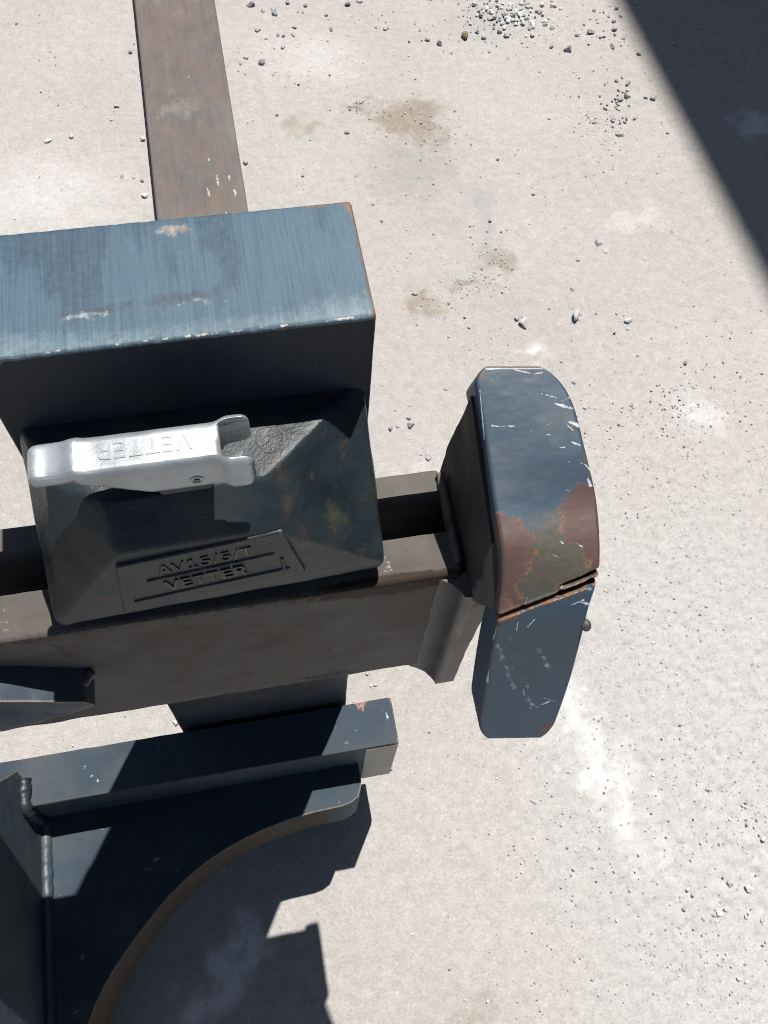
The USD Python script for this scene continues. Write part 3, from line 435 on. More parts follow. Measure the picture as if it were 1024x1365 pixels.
# curved gusset plate
arc = [(.0035, -.03), (.0044, -.056), (.0037, -.0653), (-.0009, -.0755), (-.0086, -.0796), (-.0179, -.0813), (-.0435, -.0822), (-.0666, -.0845), (-.0896, -.0888), (-.1080, -.0938), (-.1259, -.0999), (-.1433, -.1076), (-.1606, -.1176), (-.1770, -.1292), (-.1917, -.1418), (-.2040, -.1535), (-.2155, -.1655), (-.2265, -.1775), (-.2354, -.1890), (-.2435, -.2020), (-.2502, -.2157), (-.258, -.24), (-.264, -.27), (-.268, -.33), (-.55, -.33), (-.55, -.03)]
t = rough(prism(arc, 'z', -.692, -.605), .0055, .0004, 60, 17); v = t.vertices
part('gusset_plate', t, bar_paint, car, 30, {'white': 0 * v[:, 0], 'rust': 0 * v[:, 0], 'edge_rust': .9 * (v[:, 2] < -.6065) * (v[:, 0] < -.03)})
# rib
rb = prism([(-.33, -.640), (-.0450, -.640), (-.0450, -.540), (-.0205, -.5440), (-.0180, -.5300), (-.040, -.470), (-.10, -.36), (-.33, -.30)], 'x', -.296, -.283)
t = rough(rb, .005, .0005, 60, 18)
part('rib', t, bar_paint, car, 35, {'white': 0 * t.vertices[:, 0], 'rust': .5 * np.exp(-(((t.vertices[:, 1] + .02) / .01) ** 2 + ((t.vertices[:, 2] + .535) / .012) ** 2))})
part('weld_bead', bead([(-.2805, -.049, -.6045), (-.2805, -.33, -.6045)], .0058, 6, .14), paint, car, 60)
part('weld_bead', bead([(-.2815, -.0480, -.602), (-.2815, -.0480, -.550), (-.2815, -.0440, -.5440), (-.2815, -.021, -.5440)], .0056, 7, .30), under_mat, car, 60)
# sloping lug behind the upper bar
lg = prism([(-.1465, -.1780), (-.1500, -.1700), (-.2600, -.1000), (-.2600, -.205), (-.178, -.192), (-.158, -.184)], 'y', -.0790, -.0600)
part('lug', rough(lg, .003, .0006, 90, 19), paint, car, 35)
part('weld_bead', bead([(-.146, -.0620, -.174), (-.152, -.0700, -.1720), (-.158, -.0765, -.1770)], .0028, 8), weld_mat, car, 60)

# ---------------------------------------------------------------- the workshop whose shadow crosses the upper right corner
wall_h, KX, KY = 5.4, S[0] / S[2], S[1] / S[2]
wx0, wy0, wang = .69 + KX * wall_h, 1.23 + KY * wall_h, math.atan2(-.67, .036) + math.pi / 2      # below the roof edge that draws the shadow line
bld = thing('workshop_building', 'tall corrugated steel workshop whose roof edge throws the shadow across the upper right', 'building', (wx0, wy0, 0))
def wall_box(*a): 
    m_ = tm(rbox(*a)); m_.apply_transform(trimesh.transformations.rotation_matrix(wang, [0, 0, 1])); m_.apply_translation((wx0, wy0, -H)); return m_
ys = np.arange(-4.5, 9, .05); prof = [(.03 + .012 * math.tanh(3 * math.sin(y * 2 * math.pi / .2)), y) for y in ys]
sheet = prism(prof + [(.10, ys[-1]), (.10, ys[0])], 'z', .30, wall_h - .05)
sh = tm(sheet); sh.apply_transform(trimesh.transformations.rotation_matrix(wang, [0, 0, 1])); sh.apply_translation((wx0, wy0, -H))
part('wall_sheet', sh, skip_mat, bld, 30)
part('plinth', wall_box(.0, .30, -4.5, 9, -.05, .30, .01), plinth_mat, bld)
part('gutter', wall_box(-.0, .14, -4.55, 9.05, wall_h - .12, wall_h, .02), skip_mat, bld)
part('roof', wall_box(.10, 7.0, -4.6, 9.1, wall_h - .06, wall_h - .01, .01), skip_mat, bld)
part('end_wall', wall_box(.12, 7.0, -4.5, -4.44, -.05, wall_h - .07, .01), skip_mat, bld)
part('end_wall', wall_box(.12, 7.0, 8.94, 9.0, -.05, wall_h - .07, .01), skip_mat, bld)

# ---------------------------------------------------------------- loose stones
def stone_mat(name, a, b):
    return usdkit.material(stage, '/World/Looks/' + name, {'tc': ('texture_coordinate', {}), 'g': ('geometry', {}), 'n': ('noise_texture', {'scale': 260, 'detail': 5, 'roughness': .65}), 'c': ('mix_color', {'a': a, 'b': b}), 'r': ('map_range', {'from_min': .3, 'from_max': .7, 'clamp': True}), 'bp': ('bump', {'strength': .5, 'distance': .0008}), 'p': ('principled_bsdf', {'roughness': .85, 'specular_ior_level': .25})},
        [('g.position', 'n.vector'), ('n.fac', 'r.value'), ('r.result', 'c.fac'), ('c.result', 'p.base_color'), ('n.fac', 'bp.height'), ('bp.normal', 'p.normal')], surface='p.BSDF')
STONES = [stone_mat('pale_stone', (.33, .325, .315), (.46, .455, .445)), stone_mat('grey_stone', (.27, .275, .28), (.38, .38, .375)), stone_mat('slate_stone', (.17, .175, .18), (.27, .27, .27)), stone_mat('white_stone', (.50, .50, .49), (.62, .62, .61)), stone_mat('brown_stone', (.17, .12, .07), (.27, .20, .13))]
def stone(r, level=2):
    s_ = trimesh.creation.icosphere(level if r > .0025 else 1); v = s_.vertices
    o = rng.uniform(0, 90, 3)
    for _ in range(8):                       # flat broken faces
        n = rng.normal(size=3); n /= np.linalg.norm(n); h_ = rng.uniform(.45, .8); d = v @ n - h_
        v = v - np.maximum(d, 0)[:, None] * n
    v = v * (1 + .35 * (meshkit.noise(v * 1.7 + o) - .5))[:, None]
    sc = np.array([1, rng.uniform(.65, 1.0), rng.uniform(.5, .8)]); a = rng.uniform(0, 6.3)
    v = v * sc; c_, s2_ = math.cos(a), math.sin(a); v = np.stack([v[:, 0] * c_ - v[:, 1] * s2_, v[:, 0] * s2_ + v[:, 1] * c_, v[:, 2]], 1) * r
    return v, np.array(s_.faces)
PEBBLES = {
    'top_mid': [(np.float64(0.0518),np.float64(1.2826),np.float64(7.54)),(np.float64(0.0695),np.float64(1.2675),np.float64(4.51)),(np.float64(0.09),np.float64(1.2573),np.float64(6.76)),(np.float64(0.1152),np.float64(1.2835),np.float64(4.93)),(np.float64(0.1453),np.float64(1.2728),np.float64(4.17)),(np.float64(0.056),np.float64(1.2197),np.float64(5.93)),(np.float64(0.1174),np.float64(1.2187),np.float64(4.1)),(np.float64(0.0881),np.float64(1.2034),np.float64(4.44)),(np.float64(0.113),np.float64(1.2007),np.float64(4.82)),(np.float64(0.0912),np.float64(1.1717),np.float64(4.77)),(np.float64(0.0278),np.float64(1.1533),np.float64(4.36)),(np.float64(0.0525),np.float64(1.1382),np.float64(5.07)),(np.float64(0.1759),np.float64(1.2437),np.float64(4.15)),(np.float64(0.1791),np.float64(1.2064),np.float64(4.48)),(np.float64(0.2727),np.float64(1.2003),np.float64(5.63)),(np.float64(0.3381),np.float64(1.1651),np.float64(4.49)),(np.float64(0.3557),np.float64(1.152),np.float64(5.6)),(np.float64(0.2171),np.float64(1.2682),np.float64(5.33)),(np.float64(0.2391),np.float64(1.2729),np.float64(5.34)),(np.float64(0.3054),np.float64(1.162),np.float64(2.98)),(np.float64(0.0718),np.float64(1.1138),np.float64(2.52)),(np.float64(0.1051),np.float64(1.0806),np.float64(2.51)),(np.float64(0.1653),np.float64(0.9625),np.float64(3.83)),(np.float64(-0.0002),np.float64(0.9173),np.float64(4.74)),(np.float64(0.0825),np.float64(0.8805),np.float64(3.04)),(np.float64(0.1235),np.float64(0.9385),np.float64(2.07)),(np.float64(0.2051),np.float64(1.1896),np.float64(2.98)),(np.float64(0.096),np.float64(1.1987),np.float64(3.33)),(np.float64(0.066),np.float64(1.1959),np.float64(2.58)),(np.float64(0.0171),np.float64(1.1395),np.float64(2.53)),(np.float64(0.1379),np.float64(1.2563),np.float64(3.02)),(np.float64(0.1157),np.float64(1.2546),np.float64(2.26)),(np.float64(0.2017),np.float64(1.0607),np.float64(1.8)),(np.float64(0.0987),np.float64(1.1384),np.float64(2.18)),(np.float64(0.1463),np.float64(1.1374),np.float64(1.83)),(np.float64(0.0615),np.float64(1.015),np.float64(2.45)),(np.float64(0.0687),np.float64(1.0111),np.float64(2.1)),(np.float64(0.0164),np.float64(0.9612),np.float64(1.72)),(np.float64(0.0887),np.float64(1.2701),np.float64(4.9))],
    'patch_edge': [(np.float64(0.4036),np.float64(1.1651),np.float64(7.22)),(np.float64(0.4664),np.float64(1.1721),np.float64(6.46)),(np.float64(0.476),np.float64(1.1602),np.float64(5.64)),(np.float64(0.5743),np.float64(1.1123),np.float64(8.42)),(np.float64(0.3557),np.float64(1.1524),np.float64(5.57)),(np.float64(0.5987),np.float64(1.1469),np.float64(4.05)),(np.float64(0.5469),np.float64(1.1224),np.float64(3.61))],
    'patch': [(np.float64(0.5599),np.float64(1.1706),np.float64(6.1)),(np.float64(0.5208),np.float64(1.1553),np.float64(5.25)),(np.float64(0.4364),np.float64(1.1597),np.float64(4.42)),(np.float64(0.4274),np.float64(1.1745),np.float64(4.83)),(np.float64(0.4583),np.float64(1.2048),np.float64(5.7)),(np.float64(0.4864),np.float64(1.2111),np.float64(5.72)),(np.float64(0.4391),np.float64(1.2474),np.float64(5.75)),(np.float64(0.5008),np.float64(1.1861),np.float64(2.44)),(np.float64(0.4664),np.float64(1.24),np.float64(1.87)),(np.float64(0.5769),np.float64(1.204),np.float64(2.15)),(np.float64(0.4979),np.float64(1.1391),np.float64(2.78)),(np.float64(0.533),np.float64(1.236),np.float64(3.71)),(np.float64(0.5295),np.float64(1.1854),np.float64(5.21)),(np.float64(0.4433),np.float64(1.2276),np.float64(3.87)),(np.float64(0.5602),np.float64(1.1938),np.float64(3.41)),(np.float64(0.5),np.float64(1.2102),np.float64(5.21)),(np.float64(0.4427),np.float64(1.2155),np.float64(5.3)),(np.float64(0.4978),np.float64(1.2696),np.float64(2.58)),(np.float64(0.5238),np.float64(1.2383),np.float64(5.83)),(np.float64(0.519),np.float64(1.2214),np.float64(1.93)),(np.float64(0.5101),np.float64(1.1549),np.float64(2.66)),(np.float64(0.4851),np.float64(1.232),np.float64(3.01)),(np.float64(0.4741),np.float64(1.2041),np.float64(3.37)),(np.float64(0.4387),np.float64(1.2487),np.float64(3.95)),(np.float64(0.5786),np.float64(1.2282),np.float64(6.33)),(np.float64(0.4966),np.float64(1.2289),np.float64(5.2)),(np.float64(0.5893),np.float64(1.218),np.float64(3.33)),(np.float64(0.5024),np.float64(1.2318),np.float64(4.98)),(np.float64(0.4783),np.float64(1.227),np.float64(1.86)),(np.float64(0.5911),np.float64(1.2651),np.float64(1.92)),(np.float64(0.5227),np.float64(1.2371),np.float64(1.96)),(np.float64(0.4772),np.float64(1.1793),np.float64(5.21)),(np.float64(0.5534),np.float64(1.2012),np.float64(1.85)),(np.float64(0.5028),np.float64(1.2368),np.float64(5.37)),(np.float64(0.5508),np.float64(1.214),np.float64(6.36)),(np.float64(0.4967),np.float64(1.2074),np.float64(3.45)),(np.float64(0.5288),np.float64(1.2098),np.float64(2.59)),(np.float64(0.4894),np.float64(1.226),np.float64(1.85)),(np.float64(0.5309),np.float64(1.2281),np.float64(6.02)),(np.float64(0.538),np.float64(1.2261),np.float64(2.81)),(np.float64(0.4507),np.float64(1.2255),np.float64(3.44)),(np.float64(0.4575),np.float64(1.2326),np.float64(5.83)),(np.float64(0.464),np.float64(1.2209),np.float64(4.17)),(np.float64(0.5021),np.float64(1.1956),np.float64(6.12)),(np.float64(0.4574),np.float64(1.2244),np.float64(1.84)),(np.float64(0.4572),np.float64(1.2045),np.float64(1.83)),(np.float64(0.4692),np.float64(1.2418),np.float64(1.87)),(np.float64(0.479),np.float64(1.2375),np.float64(3.94)),(np.float64(0.4613),np.float64(1.1903),np.float64(4.25)),(np.float64(0.5177),np.float64(1.2129),np.float64(3.9)),(np.float64(0.5341),np.float64(1.2165),np.float64(2.79)),(np.float64(0.479),np.float64(1.2298),np.float64(2.44)),(np.float64(0.4852),np.float64(1.1964),np.float64(3.42)),(np.float64(0.4875),np.float64(1.1952),np.float64(4.5)),(np.float64(0.5525),np.float64(1.2051),np.float64(4.28)),(np.float64(0.4906),np.float64(1.2012),np.float64(4.73)),(np.float64(0.5025),np.float64(1.2003),np.float64(2.69)),(np.float64(0.5013),np.float64(1.2264),np.float64(2.32)),(np.float64(0.4588),np.float64(1.1815),np.float64(2.68)),(np.float64(0.5218),np.float64(1.2252),np.float64(2.36)),(np.float64(0.467),np.float64(1.2602),np.float64(2.78)),(np.float64(0.5046),np.float64(1.2035),np.float64(3.1)),(np.float64(0.5198),np.float64(1.1737),np.float64(4.96)),(np.float64(0.5127),np.float64(1.1969),np.float64(4.76)),(np.float64(0.4687),np.float64(1.2533),np.float64(2.4)),(np.float64(0.5228),np.float64(1.1991),np.float64(4.67)),(np.float64(0.4945),np.float64(1.1947),np.float64(2.61)),(np.float64(0.4671),np.float64(1.2076),np.float64(5.63)),(np.float64(0.5061),np.float64(1.2134),np.float64(5.85)),(np.float64(0.6006),np.float64(1.2545),np.float64(2.74)),(np.float64(0.5933),np.float64(1.2232),np.float64(2.08)),(np.float64(0.5137),np.float64(1.2607),np.float64(3.87)),(np.float64(0.4735),np.float64(1.2211),np.float64(2.36)),(np.float64(0.5043),np.float64(1.2066),np.float64(3.4)),(np.float64(0.4782),np.float64(1.1762),np.float64(1.83)),(np.float64(0.5587),np.float64(1.2309),np.float64(5.74)),(np.float64(0.5787),np.float64(1.2391),np.float64(3.38)),(np.float64(0.5673),np.float64(1.2055),np.float64(1.98)),(np.float64(0.479),np.float64(1.1848),np.float64(3.05)),(np.float64(0.4203),np.float64(1.1954),np.float64(3.49)),(np.float64(0.4849),np.float64(1.2022),np.float64(5.16)),(np.float64(0.4368),np.float64(1.2167),np.float64(2.39)),(np.float64(0.513),np.float64(1.1867),np.float64(4.82)),(np.float64(0.5275),np.float64(1.176),np.float64(5.62)),(np.float64(0.5399),np.float64(1.2542),np.float64(1.87)),(np.float64(0.4596),np.float64(1.255),np.float64(1.87)),(np.float64(0.4958),np.float64(1.1977),np.float64(3.08)),(np.float64(0.463),np.float64(1.2073),np.float64(4.53)),(np.float64(0.5174),np.float64(1.214),np.float64(1.92)),(np.float64(0.5132),np.float64(1.2082),np.float64(6.12)),(np.float64(0.5164),np.float64(1.2223),np.float64(2.99)),(np.float64(0.4865),np.float64(1.1984),np.float64(2.38)),(np.float64(0.4797),np.float64(1.2436),np.float64(2.44)),(np.float64(0.512),np.float64(1.1948),np.float64(1.9)),(np.float64(0.4502),np.float64(1.2342),np.float64(2.5)),(np.float64(0.5239),np.float64(1.2062),np.float64(2.47)),(np.float64(0.4572),np.float64(1.2461),np.float64(2.51)),(np.float64(0.5295),np.float64(1.2449),np.float64(2.71)),(np.float64(0.4684),np.float64(1.1992),np.float64(4.04)),(np.float64(0.4485),np.float64(1.2038),np.float64(2.78)),(np.float64(0.4987),np.float64(1.1866),np.float64(3.99)),(np.float64(0.5382),np.float64(1.2009),np.float64(2.66)),(np.float64(0.5807),np.float64(1.2466),np.float64(2.51)),(np.float64(0.5658),np.float64(1.2346),np.float64(2.17)),(np.float64(0.4846),np.float64(1.2148),np.float64(4.81)),(np.float64(0.4724),np.float64(1.2619),np.float64(4.72)),(np.float64(0.4815),np.float64(1.252),np.float64(3.3)),(np.float64(0.5405),np.float64(1.1924),np.float64(1.84)),(np.float64(0.5375),np.float64(1.1797),np.float64(1.84)),(np.float64(0.5178),np.float64(1.2081),np.float64(5.33)),(np.float64(0.5069),np.float64(1.2105),np.float64(5.03)),(np.float64(0.5501),np.float64(1.1789),np.float64(3.86)),(np.float64(0.5669),np.float64(1.2604),np.float64(3.41)),(np.float64(0.5092),np.float64(1.2212),np.float64(4.5)),(np.float64(0.4444),np.float64(1.2245),np.float64(1.89)),(np.float64(0.5178),np.float64(1.2709),np.float64(1.89)),(np.float64(0.4757),np.float64(1.1911),np.float64(4.89)),(np.float64(0.502),np.float64(1.2007),np.float64(2.12)),(np.float64(0.4627),np.float64(1.2467),np.float64(2.55)),(np.float64(0.4743),np.float64(1.2009),np.float64(2.38)),(np.float64(0.4893),np.float64(1.2122),np.float64(2.96)),(np.float64(0.5448),np.float64(1.2154),np.float64(4.37)),(np.float64(0.5281),np.float64(1.1821),np.float64(4.39)),(np.float64(0.4893),np.float64(1.2429),np.float64(2.91)),(np.float64(0.4627),np.float64(1.2602),np.float64(1.96)),(np.float64(0.5515),np.float64(1.188),np.float64(5.61)),(np.float64(0.4638),np.float64(1.2226),np.float64(4.17))],
    'near_shade': [(np.float64(0.6247),np.float64(1.1514),np.float64(6.51)),(np.float64(0.6681),np.float64(1.1546),np.float64(6.13)),(np.float64(0.6926),np.float64(1.0872),np.float64(4.42)),(np.float64(0.6523),np.float64(1.1108),np.float64(5.64)),(np.float64(0.6784),np.float64(1.1309),np.float64(4.06)),(np.float64(0.6137),np.float64(1.1223),np.float64(3.63)),(np.float64(0.639),np.float64(1.1974),np.float64(2.31)),(np.float64(0.6691),np.float64(1.188),np.float64(2.38)),(np.float64(0.6536),np.float64(1.1075),np.float64(2.47)),(np.float64(0.6749),np.float64(1.1745),np.float64(3.78)),(np.float64(0.6709),np.float64(1.194),np.float64(2.35)),(np.float64(0.6184),np.float64(1.1719),np.float64(2.7)),(np.float64(0.6345),np.float64(1.1857),np.float64(2.57)),(np.float64(0.6908),np.float64(1.2083),np.float64(4.13)),(np.float64(0.65),np.float64(1.153),np.float64(2.88)),(np.float64(0.6697),np.float64(1.1224),np.float64(3.06)),(np.float64(0.6457),np.float64(1.1379),np.float64(3.74)),(np.float64(0.6388),np.float64(1.137),np.float64(3.97)),(np.float64(0.6629),np.float64(1.1998),np.float64(2.39)),(np.float64(0.666),np.float64(1.1415),np.float64(3.98)),(np.float64(0.6934),np.float64(1.195),np.float64(2.29)),(np.float64(0.6478),np.float64(1.2071),np.float64(3.46)),(np.float64(0.6686),np.float64(1.1126),np.float64(2.38)),(np.float64(0.6915),np.float64(1.1858),np.float64(2.82)),(np.float64(0.6895),np.float64(1.2162),np.float64(2.08)),(np.float64(0.6898),np.float64(1.1888),np.float64(2.67)),(np.float64(0.6551),np.float64(1.1427),np.float64(1.85)),(np.float64(0.6446),np.float64(1.1747),np.float64(2.94)),(np.float64(0.6293),np.float64(1.1571),np.float64(3.97)),(np.float64(0.6451),np.float64(1.1606),np.float64(2.1)),(np.float64(0.6315),np.float64(1.1465),np.float64(2.08)),(np.float64(0.6705),np.float64(1.1113),np.float64(2.03))],
    'small_patch': [(np.float64(0.6851),np.float64(0.9823),np.float64(6.64)),(np.float64(0.6724),np.float64(0.9838),np.float64(4.29)),(np.float64(0.5969),np.float64(0.9659),np.float64(4.24)),(np.float64(0.5686),np.float64(0.9371),np.float64(4.2)),(np.float64(0.6352),np.float64(1.0278),np.float64(3.54)),(np.float64(0.6402),np.float64(0.9903),np.float64(5.85)),(np.float64(0.6278),np.float64(0.9834),np.float64(5.44)),(np.float64(0.6391),np.float64(0.9677),np.float64(3.24)),(np.float64(0.6306),np.float64(0.9836),np.float64(3.06)),(np.float64(0.6204),np.float64(1.005),np.float64(2.28)),(np.float64(0.6468),np.float64(1.0352),np.float64(3.11)),(np.float64(0.6163),np.float64(0.9631),np.float64(2.69)),(np.float64(0.5971),np.float64(0.9239),np.float64(3.01)),(np.float64(0.6161),np.float64(0.9676),np.float64(2.99)),(np.float64(0.6202),np.float64(0.9733),np.float64(3.47)),(np.float64(0.622),np.float64(0.972),np.float64(3.55)),(np.float64(0.6246),np.float64(0.9378),np.float64(3.11)),(np.float64(0.6134),np.float64(0.9824),np.float64(3.0)),(np.float64(0.608),np.float64(0.9539),np.float64(2.07)),(np.float64(0.6379),np.float64(0.9373),np.float64(3.18)),(np.float64(0.6027),np.float64(0.9747),np.float64(2.44)),(np.float64(0.6123),np.float64(0.9309),np.float64(3.39)),(np.float64(0.6367),np.float64(0.948),np.float64(2.21)),(np.float64(0.6325),np.float64(0.9862),np.float64(2.4)),(np.float64(0.6009),np.float64(0.9402),np.float64(3.2)),(np.float64(0.5917),np.float64(0.9165),np.float64(1.92)),(np.float64(0.6175),np.float64(0.9459),np.float64(1.95)),(np.float64(0.6412),np.float64(1.0055),np.float64(2.12)),(np.float64(0.6196),np.float64(0.9305),np.float64(3.15)),(np.float64(0.6463),np.float64(1.003),np.float64(2.92)),(np.float64(0.6244),np.float64(0.9347),np.float64(2.1)),(np.float64(0.6054),np.float64(0.9679),np.float64(2.13)),(np.float64(0.6071),np.float64(0.9089),np.float64(1.77)),(np.float64(0.651),np.float64(1.017),np.float64(3.63)),(np.float64(0.601),np.float64(0.9361),np.float64(2.84)),(np.float64(0.6132),np.float64(1.0231),np.float64(3.11)),(np.float64(0.597),np.float64(0.9059),np.float64(2.63)),(np.float64(0.6116),np.float64(0.9896),np.float64(1.75)),(np.float64(0.6385),np.float64(1.002),np.float64(2.72)),(np.float64(0.6075),np.float64(0.9658),np.float64(2.11)),(np.float64(0.6189),np.float64(0.961),np.float64(2.7)),(np.float64(0.6203),np.float64(0.9855),np.float64(2.85)),(np.float64(0.6579),np.float64(0.9712),np.float64(2.01)),(np.float64(0.6402),np.float64(0.9983),np.float64(1.86)),(np.float64(0.6106),np.float64(0.9435),np.float64(1.88)),(np.float64(0.594),np.float64(0.9794),np.float64(2.37)),(np.float64(0.6485),np.float64(0.9902),np.float64(2.02)),(np.float64(0.6448),np.float64(0.9886),np.float64(3.56)),(np.float64(0.6317),np.float64(1.0072),np.float64(2.43)),(np.float64(0.6545),np.float64(1.0224),np.float64(3.47)),(np.float64(0.5937),np.float64(0.943),np.float64(2.65)),(np.float64(0.6242),np.float64(0.9532),np.float64(1.88)),(np.float64(0.6201),np.float64(0.9423),np.float64(2.68)),(np.float64(0.6272),np.float64(0.9946),np.float64(2.58)),(np.float64(0.6211),np.float64(0.9801),np.float64(2.65))],
    'single': [(np.float64(0.6049),np.float64(0.9043),np.float64(6.83)),(np.float64(0.4667),np.float64(0.9775),np.float64(2.3)),(np.float64(0.4973),np.float64(0.9548),np.float64(2.67)),(np.float64(0.392),np.float64(0.8766),np.float64(2.96)),(np.float64(0.6835),np.float64(0.8985),np.float64(3.05))],
    'shade': [(np.float64(0.7291),np.float64(1.2171),np.float64(3.75)),(np.float64(0.7612),np.float64(1.1049),np.float64(4.87)),(np.float64(0.8193),np.float64(1.1414),np.float64(3.29)),(np.float64(0.8406),np.float64(1.0541),np.float64(3.63))],
    'mid': [(np.float64(0.5026),np.float64(0.6886),np.float64(7.96)),(np.float64(0.5101),np.float64(0.6722),np.float64(5.01)),(np.float64(0.4626),np.float64(0.6591),np.float64(3.31)),(np.float64(0.4305),np.float64(0.5575),np.float64(9.59)),(np.float64(0.3525),np.float64(0.5559),np.float64(8.33)),(np.float64(0.3457),np.float64(0.5668),np.float64(3.98)),(np.float64(0.5054),np.float64(0.5404),np.float64(6.01)),(np.float64(0.4296),np.float64(0.7988),np.float64(3.87)),(np.float64(0.3502),np.float64(0.7531),np.float64(3.37)),(np.float64(0.3422),np.float64(0.7341),np.float64(2.51)),(np.float64(0.2085),np.float64(0.6288),np.float64(4.4)),(np.float64(0.2252),np.float64(0.6204),np.float64(2.4)),(np.float64(0.2547),np.float64(0.6087),np.float64(3.6)),(np.float64(0.28),np.float64(0.6113),np.float64(2.0)),(np.float64(0.2716),np.float64(0.5797),np.float64(2.38)),(np.float64(0.2443),np.float64(0.5836),np.float64(2.77)),(np.float64(0.2735),np.float64(0.5611),np.float64(2.76)),(np.float64(0.2012),np.float64(0.5767),np.float64(2.36)),(np.float64(0.241),np.float64(0.5496),np.float64(2.35)),(np.float64(0.4395),np.float64(0.6073),np.float64(3.66)),(np.float64(0.3965),np.float64(0.5784),np.float64(2.41)),(np.float64(0.4791),np.float64(0.5232),np.float64(2.78)),(np.float64(0.5014),np.float64(0.5275),np.float64(3.19)),(np.float64(0.4918),np.float64(0.5554),np.float64(2.41)),(np.float64(0.4619),np.float64(0.5601),np.float64(2.41)),(np.float64(0.5012),np.float64(0.48),np.float64(2.75)),(np.float64(0.4932),np.float64(0.4811),np.float64(1.96)),(np.float64(0.4692),np.float64(0.539),np.float64(1.99)),(np.float64(0.439),np.float64(0.5215),np.float64(1.98)),(np.float64(0.1786),np.float64(0.8075),np.float64(2.53)),(np.float64(0.1867),np.float64(0.7744),np.float64(2.93)),(np.float64(0.16),np.float64(0.5708),np.float64(1.96))],
    'right': [(np.float64(0.4933),np.float64(0.4663),np.float64(1.76)),(np.float64(0.564),np.float64(0.4582),np.float64(3.27)),(np.float64(0.6194),np.float64(0.4511),np.float64(2.53)),(np.float64(0.6522),np.float64(0.4446),np.float64(2.02)),(np.float64(0.5799),np.float64(0.4384),np.float64(2.26)),(np.float64(0.6352),np.float64(0.4243),np.float64(2.76)),(np.float64(0.4652),np.float64(0.4014),np.float64(2.94)),(np.float64(0.4771),np.float64(0.4061),np.float64(1.72)),(np.float64(0.4884),np.float64(0.4009),np.float64(1.96)),(np.float64(0.4406),np.float64(0.3729),np.float64(1.69)),(np.float64(0.4861),np.float64(0.3655),np.float64(1.45)),(np.float64(0.3897),np.float64(0.3342),np.float64(1.9)),(np.float64(0.643),np.float64(0.3704),np.float64(1.97)),(np.float64(0.5813),np.float64(0.3276),np.float64(1.45)),(np.float64(0.4799),np.float64(0.1823),np.float64(1.59)),(np.float64(0.5489),np.float64(0.1756),np.float64(1.83)),(np.float64(0.5049),np.float64(0.3917),np.float64(2.2)),(np.float64(0.4989),np.float64(0.4094),np.float64(1.97)),(np.float64(0.5735),np.float64(0.386),np.float64(2.22)),(np.float64(0.582),np.float64(0.3877),np.float64(1.97)),(np.float64(0.5611),np.float64(0.3732),np.float64(1.96)),(np.float64(0.3602),np.float64(0.0048),np.float64(1.68)),(np.float64(0.4441),np.float64(-0.0121),np.float64(2.53)),(np.float64(0.3915),np.float64(-0.032),np.float64(3.11)),(np.float64(0.5381),np.float64(0.1519),np.float64(1.36)),(np.float64(0.4715),np.float64(0.1032),np.float64(2.43)),(np.float64(0.5253),np.float64(0.1141),np.float64(1.78)),(np.float64(0.4374),np.float64(0.1062),np.float64(1.54)),(np.float64(0.416),np.float64(0.0194),np.float64(1.7))],
